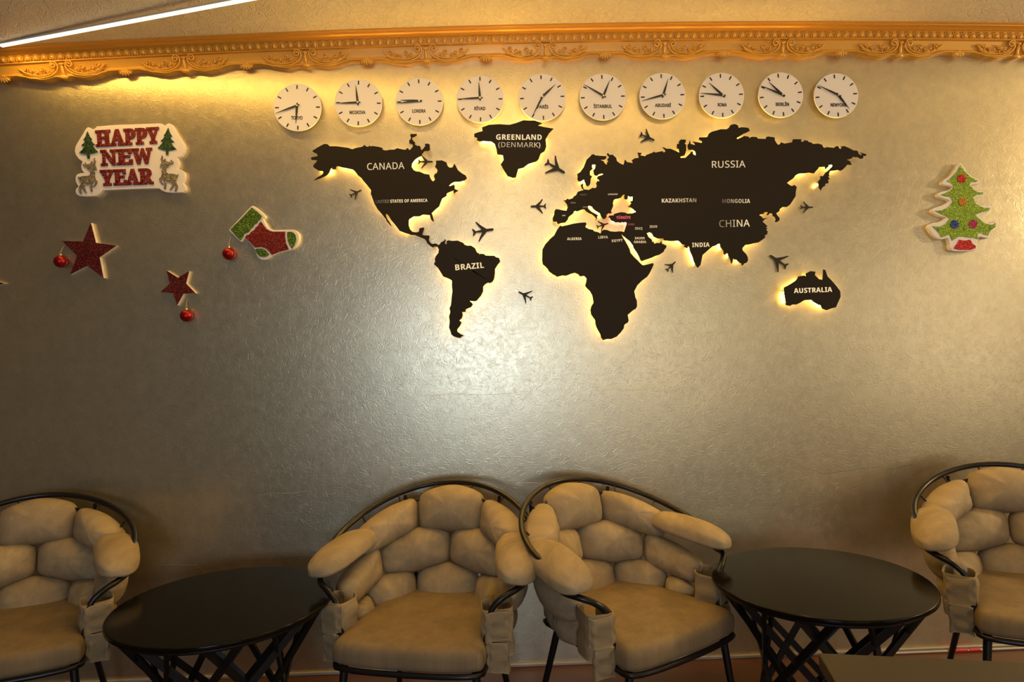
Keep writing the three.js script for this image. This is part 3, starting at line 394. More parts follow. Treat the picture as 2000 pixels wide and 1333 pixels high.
// ---------------------------------------------------------------- ten wall clocks
{
  const k4 = (ox, oy, x, y) => [ox + x / 4, oy + y / 4];
  const CL = [ // city, centre, radius, tilt in the picture, hour tip, minute tip (pixels of the photograph), hub
    ['TOKYO', [581, 210], 46.3, 1.1, k4(500, 100, 313, 566), k4(500, 100, 152, 490), k4(500, 100, 322, 428)],
    ['MOSKOVA', [700, 201.3], 46.3, -0.4, k4(500, 100, 780, 268), k4(500, 100, 622, 411), k4(500, 100, 796, 403)],
    ['LONDRA', [819, 198.6], 46.3, 1.5, k4(500, 100, 1130, 384), k4(500, 100, 1096, 412), k4(500, 100, 1275, 391)],
    ['RİYAD', [938, 193.7], 46.3, 0.8, k4(500, 100, 1740, 240), k4(500, 100, 1575, 378), k4(500, 100, 1750, 367)],
    ['PARİS', [1059, 190.5], 46.4, 3.4, k4(850, 100, 938, 262), k4(850, 100, 757, 514), k4(850, 100, 838, 357)],
    ['İSTANBUL', [1177.4, 189.5], 46, 2.6, k4(850, 100, 1363, 228), k4(850, 100, 1158, 261), k4(850, 100, 1313, 352)],
    ['ABUDABİ', [1294, 187.5], 45.6, 3.9, k4(850, 100, 1818, 220), k4(850, 100, 1612, 392), k4(850, 100, 1780, 345)],
    ['ROMA', [1409.3, 186.4], 44.8, 3.4, k4(1250, 100, 538, 249), k4(1250, 100, 470, 330), k4(1250, 100, 645, 347)],
    ['BERLİN', [1525, 185.5], 44.6, 8, k4(1250, 100, 1004, 242), k4(1250, 100, 944, 274), k4(1250, 100, 1110, 343)],
    ['NEWYORK', [1633.3, 186.7], 44, 5.8, k4(1250, 100, 1632, 452), k4(1250, 100, 1388, 270), k4(1250, 100, 1547, 346)],
  ];
  const where = ['first from the left', 'second from the left', 'third from the left', 'above the left tip of Greenland', 'touching the top of the Greenland panel', 'sixth in the row', 'seventh in the row', 'eighth in the row', 'second from the right', 'last at the right'];
  const ZF = 0.030;
  const lathe = (r) => { const g = new THREE.LatheGeometry([[0, 0], [r - 0.0012, 0], [r, 0.0012], [r, 0.0045], [r - 0.0012, 0.0055], [0, 0.0055]].map(p => new THREE.Vector2(...p)), 64); g.rotateX(Math.PI / 2); return g; };
  CL.forEach(([city, c, r, tilt, hour, minute, hub], i) => {
    const p = pix(c[0], c[1], ZF), R = r / F * (EYE[2] - ZF), turn = (tilt - 1.8) * Math.PI / 180;
    const t = thing('wall_clock', `round white wall clock lettered ${city}, ${where[i]}`, 'clock', V(p.x, p.y, 0), 'row of city clocks');
    const face = lathe(R); face.translate(0, 0, ZF - 0.0055); part('dial', face, M.clockFace, t);
    const box = new RoundedBoxGeometry(0.056, 0.056, ZF - 0.0055, 2, 0.003); box.translate(0, 0, (ZF - 0.0055) / 2); part('movement', box, M.clockBlack, t);
    for (let h = 0; h < 12; h++) { const g = bx(0.0054, 0.0160, 0.0008, 0, R * 0.855, ZF + 0.0004); g.rotateZ(turn - h * Math.PI / 6); part('hour_mark', g, M.clockBlack, t); }
    const H = pix(hub[0], hub[1], ZF).sub(p);
    const hand = (tip, w, z) => { const e = pix(tip[0], tip[1], ZF).sub(p), d = e.clone().sub(H), l = d.length(), s = new THREE.Shape([[-0.012, -w * 0.5], [-0.012, w * 0.5], [0, w], [l * 0.35, w * 0.95], [l, 0.0005], [l, -0.0005], [l * 0.35, -w * 0.95], [0, -w]].map(q => new THREE.Vector2(...q))); const g = new THREE.ExtrudeGeometry(s, { depth: 0.0008, bevelEnabled: false }); g.rotateZ(Math.atan2(d.y, d.x)); g.translate(H.x, H.y, z); return g; };
    part('hour_hand', hand(hour, 0.0046, ZF + 0.003), M.clockBlack, t); part('minute_hand', hand(minute, 0.0038, ZF + 0.005), M.clockBlack, t);
    const pin = new THREE.CylinderGeometry(0.0038, 0.0038, 0.008, 16); pin.rotateX(Math.PI / 2); pin.translate(H.x, H.y, ZF + 0.004); part('pin', pin, M.clockPin, t);
    const wpx = city.length * 4.45, lx = c[0] - wpx / 2, dx = Math.sin(turn + 0.031) * 17, ly = c[1] + 21.5 - (city === 'TOKYO' ? -2 : 0);
    const off = [-1, -2, -1, -1, 1, 0, 1, 1, 3, 4][i], rise = Math.tan((tilt - 0.5) * Math.PI / 180) * wpx * 0;
    const name = new THREE.Group(); name.name = 'city_name'; t.add(name);
    word(city, fontThin, [lx + off, ly], [lx + wpx + off, ly - rise], 6.2, ZF, 0.0005, V(p.x, p.y, 0), 0.0008).forEach(([g]) => part('letter', g, M.clockBlack, name));
  });
}

// ---------------------------------------------------------------- new year decorations
const uvScale = g => { const u = g.attributes.uv; return g; };
{ // HAPPY NEW YEAR sign
  const Z = 0.020, o = (l) => crop(130, 230, 7.692, l);
  const back = onWall(o([310, 145, 335, 145, 390, 175, 420, 165, 455, 130, 700, 110, 1000, 98, 1400, 85, 1440, 95, 1475, 125, 1500, 95, 1540, 85, 1580, 100, 1610, 150, 1690, 280, 1765, 400, 1775, 450, 1765, 520, 1725, 580, 1660, 605, 1690, 670, 1680, 720, 1650, 765, 1720, 785, 1770, 820, 1780, 880, 1770, 940, 1750, 985, 1790, 1040, 1785, 1095, 1750, 1125, 1600, 1130, 1490, 1122, 1430, 1095, 1385, 1065, 1200, 1068, 850, 1080, 540, 1095, 490, 1145, 440, 1178, 300, 1186, 190, 1180, 145, 1150, 130, 1105, 145, 1060, 175, 1040, 135, 960, 130, 900, 150, 855, 200, 835, 260, 830, 225, 780, 215, 730, 235, 660, 180, 620, 135, 560, 120, 500, 130, 430, 190, 330, 280, 180]), Z);
  const c = centre(back), t = thing('new_year_sign', 'white foam sign with red glitter words HAPPY NEW YEAR, green trees and reindeer', 'sign', c);
  part('backing', slab(back, 0.0, Z, 0.002, c), M.foam, t);
  const zf = Z, th = 0.004;
  const row = (text, widths, l, r, cap) => {               // slab letters of chosen widths along a rising baseline
    let tot = widths.reduce((a, b) => a + b, 0), x = 0;
    [...text].forEach((ch, i) => {
      const a = x / tot, b = (x + widths[i]) / tot; x += widths[i];
      const P = s => [lerp(l[0], r[0], s), lerp(l[1], r[1], s)];
      const [g] = word(ch, fontSerif, P(a), P(b), cap, zf, th, c, 0.0036, 1.0, 4)[0];
      part('letter', g, M.redGlitter, t);
    });
  };
  const q = (x, y) => [130 + x / 7.692, 230 + y / 7.692];
  row('HAPPY', [215, 200, 170, 170, 170], q(452, 432), q(1395, 378), 29);
  row('NEW', [235, 235, 285], q(525, 718), q(1290, 682), 28);
  row('YEAR', [190, 195, 185, 205], q(525, 1018), q(1300, 990), 28);
  const pine = [310, 205, 345, 280, 380, 325, 355, 325, 385, 370, 425, 405, 385, 410, 410, 450, 468, 510, 420, 530, 345, 545, 345, 610, 310, 615, 305, 550, 240, 540, 188, 525, 240, 475, 265, 430, 220, 415, 265, 375, 280, 340, 250, 335, 285, 280];
  const deer = [450, 775, 440, 790, 395, 790, 425, 830, 420, 880, 435, 930, 460, 950, 455, 990, 430, 1020, 405, 1045, 395, 1030, 425, 995, 430, 975, 400, 960, 388, 985, 382, 1050, 388, 1105, 365, 1110, 352, 1040, 348, 990, 320, 1005, 272, 1015, 264, 1040, 284, 1085, 304, 1120, 285, 1127, 245, 1080, 235, 1050, 218, 1060, 214, 1100, 230, 1140, 205, 1147, 178, 1080, 186, 1040, 212, 1000, 195, 950, 175, 905, 175, 880, 195, 895, 230, 880, 300, 875, 345, 865, 360, 830, 350, 790, 310, 768, 318, 745, 285, 742, 252, 722, 242, 690, 262, 702, 278, 715, 268, 670, 284, 672, 298, 705, 325, 698, 358, 682, 372, 670, 362, 650, 382, 655, 398, 680, 408, 662, 403, 620, 420, 600, 426, 640, 438, 648, 427, 690, 422, 710, 440, 740];
  const mir = (l, m, dy) => l.map((v, i) => i % 2 ? v + dy : m - v);
  for (const [n, l, m] of [['pine_tree', pine, M.darkGreen], ['pine_tree', mir(pine, 1835, -55), M.darkGreen], ['reindeer', deer, M.silverGlitter], ['reindeer', mir(deer, 1850, -35), M.silverGlitter]])
    part(n, slab(onWall(o(l), zf + th), zf, zf + th, 0, c), m, t);
}
function star(pts, label) {
  const Z = 0.018, poly = onWall(pts, Z), c = centre(poly), t = thing('glitter_star', label, 'star', c, 'red glitter stars');
  part('foam_body', slab(poly, 0, Z - 0.002, 0, c), M.foam, t); part('glitter_face', slab(poly, Z - 0.002, Z, 0, c), M.starRed, t);
}
star(crop(90, 420, 9.52, [830, 145, 925, 518, 1305, 572, 992, 790, 1065, 1172, 768, 945, 445, 1108, 575, 760, 300, 485, 685, 492]), 'big red glitter star on white foam beside a hanging bauble');
star(crop(300, 510, 10.25, [258, 190, 490, 335, 712, 203, 648, 450, 838, 645, 598, 655, 470, 888, 385, 640, 130, 625, 322, 455]), 'smaller red glitter star above a hanging bauble');
star([[-52, 505], [-38, 541], [9, 554], [-36, 565], [-50, 600], [-62, 570], [-105, 572], [-72, 550], [-96, 520], [-62, 535]], 'red glitter star cut off by the left picture edge');
for (const [x, y, r, dx, label] of [[118, 511, 11.8, 1, 'red bauble hanging beside the big red star'], [447, 496, 12, 0, 'red bauble hanging under the stocking cuff'], [364, 617, 11.8, -1, 'red bauble hanging under the smaller star, lowest of the baubles']]) {
  const R = r / F * 2.82, p = pix(x, y, R + 0.002), t = thing('bauble', label, 'bauble', V(p.x, p.y, R + 0.002), 'red wall baubles');
  part('ball', squash(R, R, R, 0, 0, 0, 32), M.bauble, t);
  const cap = new THREE.CylinderGeometry(0.0055, 0.007, 0.008, 14); cap.translate(0, R + 0.002, 0); const loop = new THREE.TorusGeometry(0.004, 0.0009, 6, 14); loop.translate(0, R + 0.009, 0);
  part('cap', merge([cap, loop]), M.cap, t);
  part('thread', tube([V(0, R + 0.010, 0), V(dx * 0.002, R + 0.03, -0.012), V(dx * 0.004, R + 0.048, -R)], 0.0008, 10, 5), M.thread, t);
}
{ // stocking
  const Z = 0.020, o = l => crop(430, 390, 10.25, l), th = 0.003;
  const back = smooth(onWall(o([620, 135, 670, 130, 780, 212, 895, 320, 895, 370, 868, 400, 920, 500, 975, 572, 1060, 608, 1200, 608, 1420, 605, 1490, 612, 1560, 670, 1585, 750, 1575, 850, 1530, 935, 1470, 990, 1420, 1008, 1200, 1065, 1050, 1130, 980, 1178, 900, 1208, 820, 1203, 760, 1160, 722, 1095, 692, 1010, 622, 900, 512, 800, 478, 798, 440, 845, 405, 840, 330, 775, 192, 635, 192, 592, 330, 440]), Z), 160);
  const c = centre(back), t = thing('christmas_stocking', 'red and green glitter stocking on white foam above a bauble', 'stocking', c);
  part('backing', slab(back, 0, Z, 0.002, c), M.foam, t);
  const add = (n, l, m) => part(n, slab(onWall(o(l), Z), Z, Z + th, 0, c), m, t);
  add('cuff', [640, 160, 740, 240, 845, 335, 825, 370, 810, 405, 765, 430, 740, 480, 690, 500, 670, 550, 620, 585, 590, 640, 540, 670, 500, 680, 470, 740, 425, 810, 400, 810, 320, 730, 210, 600, 330, 480], M.greenGlitter);
  add('sock', [825, 445, 870, 510, 930, 590, 1000, 630, 1070, 645, 1310, 645, 1300, 720, 1320, 870, 1380, 1000, 1200, 1045, 1040, 1110, 1000, 1060, 920, 980, 830, 950, 700, 965, 600, 850, 500, 765, 530, 715, 590, 700, 620, 650, 690, 610, 715, 560, 760, 530, 790, 470], M.redGlitter);
  add('toe', [1345, 655, 1420, 645, 1480, 670, 1520, 730, 1525, 820, 1500, 900, 1445, 985, 1400, 930, 1360, 840, 1345, 740], M.greenGlitter);
  add('heel', [700, 1000, 780, 980, 860, 985, 920, 1020, 985, 1100, 960, 1130, 880, 1155, 800, 1145, 740, 1080], M.greenGlitter);
}
{ // christmas tree
  const Z = 0.024, o = l => crop(1790, 310, 6.667, l), th = 0.002;
  const back = smooth(onWall(o([550, 62, 575, 58, 605, 88, 655, 172, 722, 230, 800, 272, 825, 305, 800, 335, 712, 345, 742, 390, 800, 425, 870, 425, 885, 455, 850, 490, 765, 510, 745, 535, 790, 580, 880, 620, 960, 615, 975, 650, 930, 700, 825, 750, 852, 800, 900, 830, 980, 835, 1030, 815, 1045, 850, 1030, 910, 970, 960, 950, 1020, 920, 1040, 825, 1020, 805, 1060, 785, 1120, 792, 1160, 760, 1195, 650, 1210, 540, 1210, 470, 1200, 435, 1160, 430, 1110, 405, 1040, 330, 1055, 265, 1035, 205, 975, 165, 910, 172, 860, 210, 840, 315, 820, 385, 775, 290, 745, 215, 700, 210, 660, 250, 635, 365, 600, 435, 550, 385, 530, 300, 500, 282, 465, 320, 432, 430, 408, 480, 370, 435, 358, 350, 340, 335, 310, 370, 272, 450, 215, 515, 120]), Z), 240);
  const c = centre(back), t = thing('christmas_tree_plaque', 'lime green glitter Christmas tree plaque with four coloured dots and a red pot', 'tree plaque', c);
  part('backing', slab(back, 0, Z, 0.003, c), M.foam, t);
  const add = (n, poly, m, z0, z1, label) => part(n, slab(poly, z0, z1, 0, c), m, t, label);
  add('tree', onWall(o([570, 85, 620, 160, 700, 240, 800, 290, 770, 305, 700, 310, 685, 345, 740, 405, 800, 440, 865, 440, 860, 465, 780, 475, 730, 505, 770, 590, 870, 640, 960, 645, 930, 680, 850, 700, 760, 735, 820, 790, 900, 850, 980, 865, 1030, 840, 1025, 890, 960, 940, 930, 1000, 880, 990, 830, 965, 790, 985, 800, 1050, 740, 1030, 700, 1030, 600, 1015, 540, 1020, 460, 1070, 450, 1040, 430, 990, 320, 1030, 300, 980, 205, 880, 300, 890, 380, 850, 430, 780, 370, 745, 300, 715, 235, 680, 330, 675, 420, 630, 470, 560, 440, 500, 370, 490, 315, 475, 400, 440, 470, 395, 480, 350, 440, 310, 390, 300, 460, 240, 530, 160]), Z), M.limeGlitter, Z, Z + th);
  add('pot', onWall(o([550, 1055, 620, 1070, 695, 1055, 725, 1105, 770, 1140, 765, 1170, 700, 1190, 560, 1190, 485, 1175, 495, 1145, 530, 1105]), Z), M.brightRed, Z, Z + th, 'red pot');
  for (const [x, y, r, m, l] of [[587, 262, 56, M.brightRed, 'red'], [600, 565, 52, M.orangeGlitter, 'orange'], [497, 857, 55, M.blueGlitter, 'blue'], [738, 852, 56, M.pinkGlitter, 'magenta']]) {
    const d = []; for (let i = 0; i < 40; i++) d.push(x + r * Math.cos(i * Math.PI / 20), y + r * Math.sin(i * Math.PI / 20));
    add('dot', onWall(o(d), Z + th), m, Z + th, Z + th + 0.0015, l + ' glitter dot');
  }
}

// ---------------------------------------------------------------- armchairs of padded cushions
const RX = t => 0.255 + 0.085 * t, RZ = t => 0.20 + 0.115 * t;
const rimY = phi => 0.605 + 0.205 * Math.pow(Math.max(0, (1 + Math.cos(phi)) / 2), 1.9);
function shellAt(phi, t) { const y0 = 0.415; return V(RX(t) * Math.sin(phi), lerp(y0, rimY(phi) - 0.012, t), -RZ(t) * Math.cos(phi) + 0.01); }
function shellNormal(phi, t) { const e = 0.01, a = shellAt(phi + e, t).sub(shellAt(phi - e, t)), b = shellAt(phi, t + e).sub(shellAt(phi, t - e)); return b.cross(a).normalize().multiplyScalar(-1); }
// a stuffed cell of the back: polygon in (angle, height), domed to the inside and to the outside
function puff(poly, inner, outer, wr) {
  const c = poly.reduce((a, p) => [a[0] + p[0] / poly.length, a[1] + p[1] / poly.length], [0, 0]);
  const curve = []; const nE = 8;
  for (let i = 0; i < poly.length; i++) for (let k = 0; k < nE; k++) { const a = poly[i], b = poly[(i + 1) % poly.length]; curve.push([lerp(a[0], b[0], k / nE), lerp(a[1], b[1], k / nE)]); }
  let ring = curve; for (let it = 0; it < 5; it++) ring = ring.map((p, i) => { const a = ring[(i + ring.length - 1) % ring.length], b = ring[(i + 1) % ring.length]; return [(p[0] * 2 + a[0] + b[0]) / 4, (p[1] * 2 + a[1] + b[1]) / 4]; });
  const n = ring.length, S = [0, 0.2, 0.4, 0.58, 0.72, 0.83, 0.91, 0.965, 1.0], pos = [], uv = [], idx = [];
  const push = (s, i, side) => {
    const r = ring[i % n], phi = lerp(c[0], r[0], s), t = lerp(c[1], r[1], s), p = shellAt(phi, t), N = shellNormal(phi, t);
    const pleat = 1 + wr[0] * Math.pow(s, 3) * (Math.sin(i / n * 6.283 * wr[1] + wr[2]) * 0.6 + Math.sin(i / n * 6.283 * (wr[1] * 2 + 3) + wr[3]) * 0.4) * (0.35 + 0.65 * Math.max(0, Math.sin(i / n * 6.283 + wr[3])));
    const h = Math.pow(Math.max(0, 1 - Math.pow(s, 2.4)), 0.5) * (side > 0 ? inner : -outer) * pleat;
    p.addScaledVector(N, h + (side > 0 ? 0.0 : 0.0)); pos.push(p.x, p.y, p.z); uv.push(phi * 0.3, p.y);
  };
  const rings = [];
  for (let k = 0; k < S.length; k++) rings.push([S[k], 1]); for (let k = S.length - 2; k >= 0; k--) rings.push([S[k], -1]);
  for (const [s, side] of rings) for (let i = 0; i < n; i++) push(s, i, side);
  for (let k = 0; k < rings.length - 1; k++) for (let i = 0; i < n; i++) { const a = k * n + i, b = k * n + (i + 1) % n, d = a + n, e = b + n; idx.push(a, d, b, b, d, e); }
  let g = new THREE.BufferGeometry(); g.setAttribute('position', new THREE.Float32BufferAttribute(pos, 3)); g.setAttribute('uv', new THREE.Float32BufferAttribute(uv, 2)); g.setIndex(idx); g.computeVertexNormals(); return g;
}
// superellipsoid cushion with soft pleats
function pillow(a, b, c, e, wr = 0.03) {
  const g = new THREE.SphereGeometry(1, 40, 26), p = g.attributes.position, sg = (v, k) => Math.sign(v) * Math.pow(Math.abs(v), k);
  for (let i = 0; i < p.count; i++) { const x = p.getX(i), y = p.getY(i), z = p.getZ(i); const w = 1 + wr * Math.sin(Math.atan2(y, x) * 7 + z * 3) * Math.pow(Math.abs(z), 2); p.setXYZ(i, sg(x, e) * a * w, sg(y, e) * b * w, sg(z, e) * c); }
  const u = g.attributes.uv; for (let i = 0; i < p.count; i++) u.setXY(i, p.getX(i) * 0.8 + p.getZ(i), p.getY(i) + p.getX(i) * 0.6);
  g.computeVertexNormals(); return g;
}
const D = Math.PI / 180;
function makeChair() {
  const t = new THREE.Group();
  const hex = (a, b, t0, t1, up = 0.05, dn = 0.05) => { const m = (a + b) / 2; return [[a, t0 + 0.02], [m, t0 - dn], [b, t0 + 0.02], [b, t1 - 0.02], [m, t1 + up], [a, t1 - 0.02]].map(p => [p[0] * D, p[1]]); };
  const cells = [
    [hex(-72, -24, 0.60, 0.98, 0.0, 0.02), 0.085, 0.03], [hex(-24, 24, 0.60, 1.0, 0.03, 0.03), 0.085, 0.03], [hex(24, 72, 0.60, 0.98, 0.0, 0.02), 0.085, 0.03],
    [hex(-112, -55, 0.24, 0.66, 0.0, 0.05), 0.060, 0.045], [hex(-55, 0, 0.27, 0.62), 0.075, 0.035], [hex(0, 55, 0.27, 0.62), 0.075, 0.035], [hex(55, 112, 0.24, 0.66, 0.0, 0.05), 0.060, 0.045],
    [hex(-112, -78, -0.18, 0.22, 0.02, 0), 0.050, 0.045], [hex(-78, -27, -0.18, 0.27, 0.04, 0), 0.070, 0.04], [hex(-27, 27, -0.18, 0.27, 0.04, 0), 0.070, 0.04], [hex(27, 78, -0.18, 0.27, 0.04, 0), 0.070, 0.04], [hex(78, 112, -0.18, 0.22, 0.02, 0), 0.050, 0.045],
  ];
  cells.forEach(([poly, a, b], i) => part('back_cushion', puff(poly, a, b, [0.17, 9 + i % 4, i * 1.7, i * 2.3]), M.fabric, t));
  for (const s of [-1, 1]) { // arm cushion over the tube
    const g = pillow(0.074, 0.046, 0.160, 0.74, 0.05), p = g.attributes.position;
    for (let i = 0; i < p.count; i++) { const z = p.getZ(i), y = p.getY(i), x = p.getX(i); p.setY(i, (y < 0 ? y * 0.62 : y) - 0.5 * z * z * (z > 0 ? 1 : 0.2) - 0.9 * x * x); } g.computeVertexNormals();
    g.rotateX(0.10); g.rotateY(s * 0.20); g.rotateZ(-s * 0.12); g.translate(s * 0.312, 0.640, 0.035); part('arm_cushion', g, M.fabric, t);
  }
  // seat: rounded trapezoid, crowned
  { const out = smooth([[-0.20, -0.20], [0, -0.225], [0.20, -0.20], [0.225, 0.0], [0.245, 0.23], [0.215, 0.295], [0.0, 0.312], [-0.215, 0.295], [-0.245, 0.23], [-0.225, 0.0]].map(p => new THREE.Vector2(...p)), 72);
    const n = out.length, pos = [], uv = [], idx = [], lay = [[0.0, 0.452], [0.35, 0.450], [0.65, 0.447], [0.85, 0.442], [0.93, 0.437], [0.97, 0.429], [0.992, 0.418], [1.0, 0.404], [1.0, 0.384], [0.992, 0.372], [0.96, 0.365], [0, 0.364]];
    for (const [s, y] of lay) for (const p of out) { pos.push(p.x * s, y, 0.04 + (p.y - 0.04) * s); uv.push(p.x * s, p.y * s); }
    for (let k = 0; k < lay.length - 1; k++) for (let i = 0; i < n; i++) { const a = k * n + i, b = k * n + (i + 1) % n; idx.push(a, b, a + n, b, b + n, a + n); }
    const g = new THREE.BufferGeometry(); g.setAttribute('position', new THREE.Float32BufferAttribute(pos, 3)); g.setAttribute('uv', new THREE.Float32BufferAttribute(uv, 2)); g.setIndex(idx); g.computeVertexNormals();
    if (g.attributes.normal.getY(0) < 0) { g.index.array.reverse(); g.computeVertexNormals(); }
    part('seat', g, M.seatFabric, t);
    part('seat_frame', tube(out.filter((_, i) => i % 3 === 0).map(p => V(p.x * 0.985, 0.356, 0.04 + (p.y - 0.04) * 0.985)), 0.0095, 72, 8, true), M.steel, t);
  }
  // hoop: from one arm end over the back to the other, each end hooking inward and down to the seat frame
  const hoop = (dr, dy, r, endPhi) => { const p = []; for (let a = -endPhi; a <= endPhi + 0.1; a += 8) { const q = a * D; p.push(V((RX(1) + dr) * Math.sin(q), rimY(q) + dy, -(RZ(1) + dr) * Math.cos(q) + 0.01)); } return p; };
  const main = hoop(0.022, 0.004, 0.011, 96), E = main[main.length - 1];
  const end = s => [V(s * 0.355, 0.590, 0.105), V(s * 0.335, 0.580, 0.165), V(s * 0.295, 0.562, 0.195), V(s * 0.262, 0.530, 0.205), V(s * 0.248, 0.48, 0.21), V(s * 0.238, 0.36, 0.215)];
  part('hoop', tube([...end(-1).reverse(), ...main, ...end(1)], 0.0105, 120, 10), M.steel, t);
  part('inner_hoop', tube(hoop(-0.016, -0.036, 0.006, 64), 0.006, 80, 8), M.steel, t);
  for (const a of [-62, -36, -12, 12, 36, 62]) { const q = a * D, u = V((RX(1) + 0.022) * Math.sin(q), rimY(q) + 0.004, -(RZ(1) + 0.022) * Math.cos(q) + 0.01), w = V((RX(1) - 0.014) * Math.sin(q), rimY(q) - 0.034, -(RZ(1) - 0.014) * Math.cos(q) + 0.01); part('tie_rod', rod(u, w, 0.0035), M.steel, t); }
  for (const s of [-1, 1]) part('back_stay', tube([V(s * 0.11, 0.357, -0.175), V(s * 0.14, 0.43, -0.245), V(s * 0.17, 0.58, -0.285), V(s * 0.19, rimY(0.58) - 0.01, -0.275)], 0.007, 20, 8), M.steel, t);
  for (const [x, z, x2, z2] of [[-0.215, 0.25, -0.245, 0.29], [0.215, 0.25, 0.245, 0.29], [-0.17, -0.15, -0.225, -0.23], [0.17, -0.15, 0.225, -0.23]]) {
    const a = V(x, 0.357, z), b = V(x2, 0, z2), d = a.clone().sub(b), g = new THREE.CylinderGeometry(0.0135, 0.010, d.length(), 12); g.applyQuaternion(new THREE.Quaternion().setFromUnitVectors(V(0, 1, 0), d.clone().normalize())); g.translate((a.x + b.x) / 2, (a.y + b.y) / 2, (a.z + b.z) / 2); part('leg', g, M.steel, t);
  }
  // cloth sleeves wrapped round the arm posts: a creased sheath, a pocket-like flap in front and a narrower tail below
  for (const s of [-1, 1]) {
    const sheet = (rx, rz, y0, y1, a0, a1, wave, k, at) => {          // closed cloth band, 4 mm thick, creased across
      const nu = 22, nv = 16, pos = [], uv = [], idx = [];
      for (let side = 0; side < 2; side++) for (let j = 0; j <= nv; j++) for (let i = 0; i <= nu; i++) {
        const u = i / nu, v = j / nv, a = lerp(a0, a1, u), sq = (w) => Math.sign(w) * Math.pow(Math.abs(w), 0.45), th = side * 0.004;
        const f = wave * (Math.sin(v * 9 + k + 6 * u) * 0.6 + Math.sin(v * 16 - 11 * u + k * 2) * 0.35 + Math.sin(u * 19 + k) * 0.4) * (0.2 + 0.8 * Math.abs(Math.sin(u * 5.1 + k + v * 2)));
        pos.push((rx + f - th) * sq(Math.sin(a)), lerp(y1, y0, v) + 0.004 * Math.sin(u * 7 + k) * (v > 0.9 || v < 0.1 ? 1 : 0), (rz + f - th) * sq(Math.cos(a))); uv.push(u * 0.2, v * 0.2);
      }
      const m = nu + 1, A = (side, j, i) => side * (nv + 1) * m + j * m + i;
      for (let j = 0; j < nv; j++) for (let i = 0; i < nu; i++) { idx.push(A(0, j, i), A(0, j + 1, i), A(0, j, i + 1), A(0, j, i + 1), A(0, j + 1, i), A(0, j + 1, i + 1)); idx.push(A(1, j, i), A(1, j, i + 1), A(1, j + 1, i), A(1, j, i + 1), A(1, j + 1, i + 1), A(1, j + 1, i)); }
      for (let i = 0; i < nu; i++) for (const j of [0, nv]) idx.push(A(0, j, i), A(0, j, i + 1), A(1, j, i), A(1, j, i), A(0, j, i + 1), A(1, j, i + 1));
      for (let j = 0; j < nv; j++) for (const i of [0, nu]) idx.push(A(0, j, i), A(1, j, i), A(0, j + 1, i), A(1, j, i), A(1, j + 1, i), A(0, j + 1, i));
      const g = new THREE.BufferGeometry(); g.setAttribute('position', new THREE.Float32BufferAttribute(pos, 3)); g.setAttribute('uv', new THREE.Float32BufferAttribute(uv, 2)); g.setIndex(idx); g.computeVertexNormals(); g.rotateY(s * 0.3); g.translate(s * at[0], 0, at[1]); return g;
    };
    part('sleeve', sheet(0.050, 0.048, 0.385, 0.530, -3.0, 3.0, 0.005, 1 + s, [0.268, 0.165]), M.strapFabric, t);
    part('sleeve_flap', sheet(0.050, 0.055, 0.432, 0.522, -0.9, 0.9, 0.003, 3 + s, [0.268, 0.165]), M.strapFabric, t);
    part('sleeve_tail', sheet(0.040, 0.050, 0.335, 0.43, -1.0, 1.0, 0.004, 5 + s, [0.266, 0.172]), M.strapFabric, t);
  }
  return t;
}
const chair = makeChair();
const CH = [[-1.72, 0.44, 20, 'beige padded armchair on black steel legs, cut off by the left picture edge'], [-0.268, 0.47, -12, 'beige padded armchair whose right arm meets its neighbour, left of the central two'], [0.40, 0.47, 33, 'beige padded armchair turned toward the right, beside the round black table'], [1.85, 0.49, -20, 'beige padded armchair beside the right edge, brushing the round black table']];
CH.forEach(([x, z, a, label], i) => {
  const c = i ? chair.clone() : chair; c.name = numbered('padded_armchair'); c.position.set(x, 0, z); c.rotation.y = a * D; tag(c, label, 'armchair', 'beige padded armchairs along the wall'); scene.add(c);
});

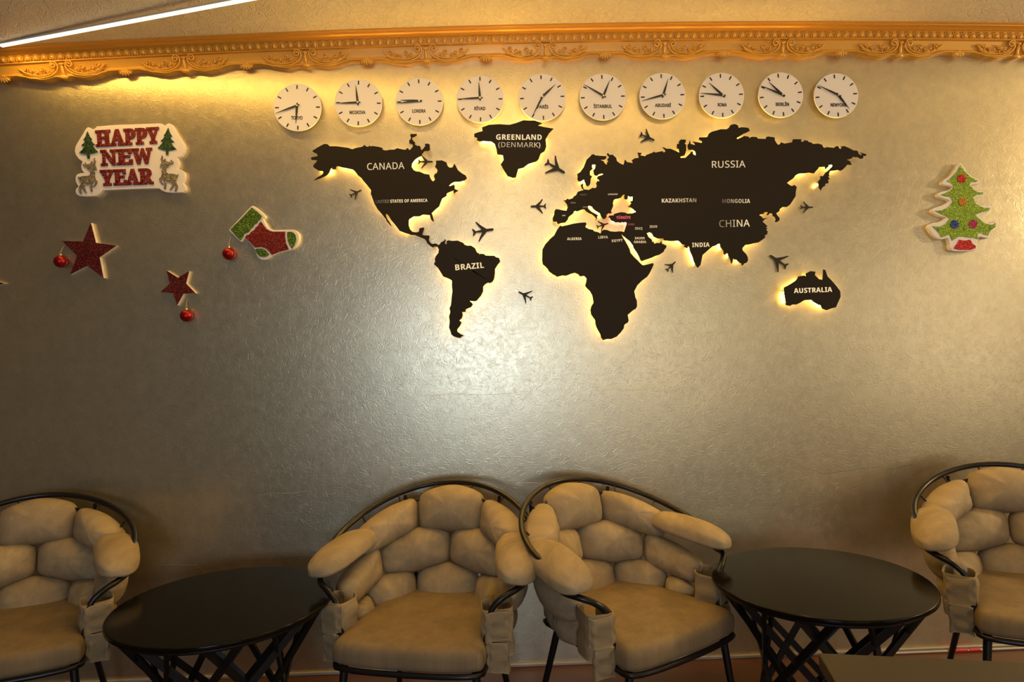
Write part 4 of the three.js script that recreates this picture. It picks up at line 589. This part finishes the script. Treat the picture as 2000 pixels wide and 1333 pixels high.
// ---------------------------------------------------------------- round tables on crossed bars
function makeTable() {
  const t = new THREE.Group(), R = 0.345, H = 0.54;
  part('tabletop', new THREE.LatheGeometry([[0, H - 0.018], [R - 0.006, H - 0.018], [R, H - 0.014], [R, H - 0.004], [R - 0.004, H], [0, H]].map(p => new THREE.Vector2(...p)), 96), M.tableTop, t);
  const ring = (r, y) => { const g = new THREE.TorusGeometry(r, 0.009, 8, 64); g.rotateX(Math.PI / 2); g.translate(0, y, 0); return g; };
  part('top_ring', ring(0.315, H - 0.026), M.tableLeg, t); part('floor_ring', ring(0.255, 0.010), M.tableLeg, t);
  const bar = (a, b) => { const d = b.clone().sub(a), len = d.length(), g = new THREE.BoxGeometry(0.022, len, 0.010); const y = d.clone().normalize(), m = a.clone().add(b).multiplyScalar(0.5), zr = V(m.x, 0, m.z).normalize(); const x = y.clone().cross(zr).normalize(), z = x.clone().cross(y); g.applyMatrix4(new THREE.Matrix4().makeBasis(x, y, z)); g.translate(m.x, m.y, m.z); return g; };
  const n = 10;
  for (const s of [-1, 1]) for (let i = 0; i < n; i++) { const a = i / n * 6.283 + (s > 0 ? 0 : 0.31), b = a + s * 1.75, r1 = 0.318 - (s > 0 ? 0 : 0.006); part('bar', bar(V(r1 * Math.cos(a), H - 0.022, r1 * Math.sin(a)), V(0.258 * Math.cos(b), 0.012, 0.258 * Math.sin(b))), M.tableLeg, t); }
  return t;
}
const table = makeTable();
[[-0.935, 0.60, 0.2, 'round black table on crossed bars, between the left armchair and the central pair'], [1.035, 0.60, 0.0, 'round black table on crossed bars, between the central pair and the right armchair']].forEach(([x, z, a, label], i) => {
  const c = i ? table.clone() : table; c.name = numbered('round_table'); c.position.set(x, 0, z); c.rotation.y = a; tag(c, label, 'table', 'round black tables'); scene.add(c);
});
{ // corner of a light table in the foreground
  const t = thing('square_table', 'plain tan table whose corner shows at the lower right', 'table', V(0.875, 0, 1.92)); t.rotation.y = -0.19;
  const g = new RoundedBoxGeometry(0.70, 0.03, 0.60, 3, 0.004); g.translate(0, 0.735, 0); part('tabletop', g, M.nearTable, t);
  for (const [x, z] of [[-0.3, -0.25], [0.3, -0.25], [-0.3, 0.25], [0.3, 0.25]]) part('leg', bx(0.03, 0.72, 0.03, x, 0.36, z), M.steel, t);
}
{ // cable along the wall
  const p = [[1735, 1266], [1765, 1257], [1800, 1256], [1840, 1262], [1890, 1266], [1940, 1263], [2000, 1261], [2060, 1258]].map(q => { const d = ray(q[0], q[1]), s = (0.012 - EYE[1]) / d.y; return V(EYE[0] + d.x * s, 0.006, Math.max(0.03, EYE[2] + d.z * s)); });
  const t = thing('power_cable', 'pale cable with red joints lying on the floor along the wall', 'cable', V(p[0].x, 0, p[0].z)); const o = p[0].clone().setY(0);
  part('wire', tube(p.map(q => q.clone().sub(o)), 0.005, 60, 8), M.cable, t);
  for (const k of [[3, 4, 0.9], [4, 5, 0.4]]) { const a = p[k[0]].clone().sub(o), b = p[k[1]].clone().sub(o); part('red_joint', rod(a, a.clone().lerp(b, k[2]), 0.008, 10), M.redPlastic, t); }
}

renderer.render(scene, camera);
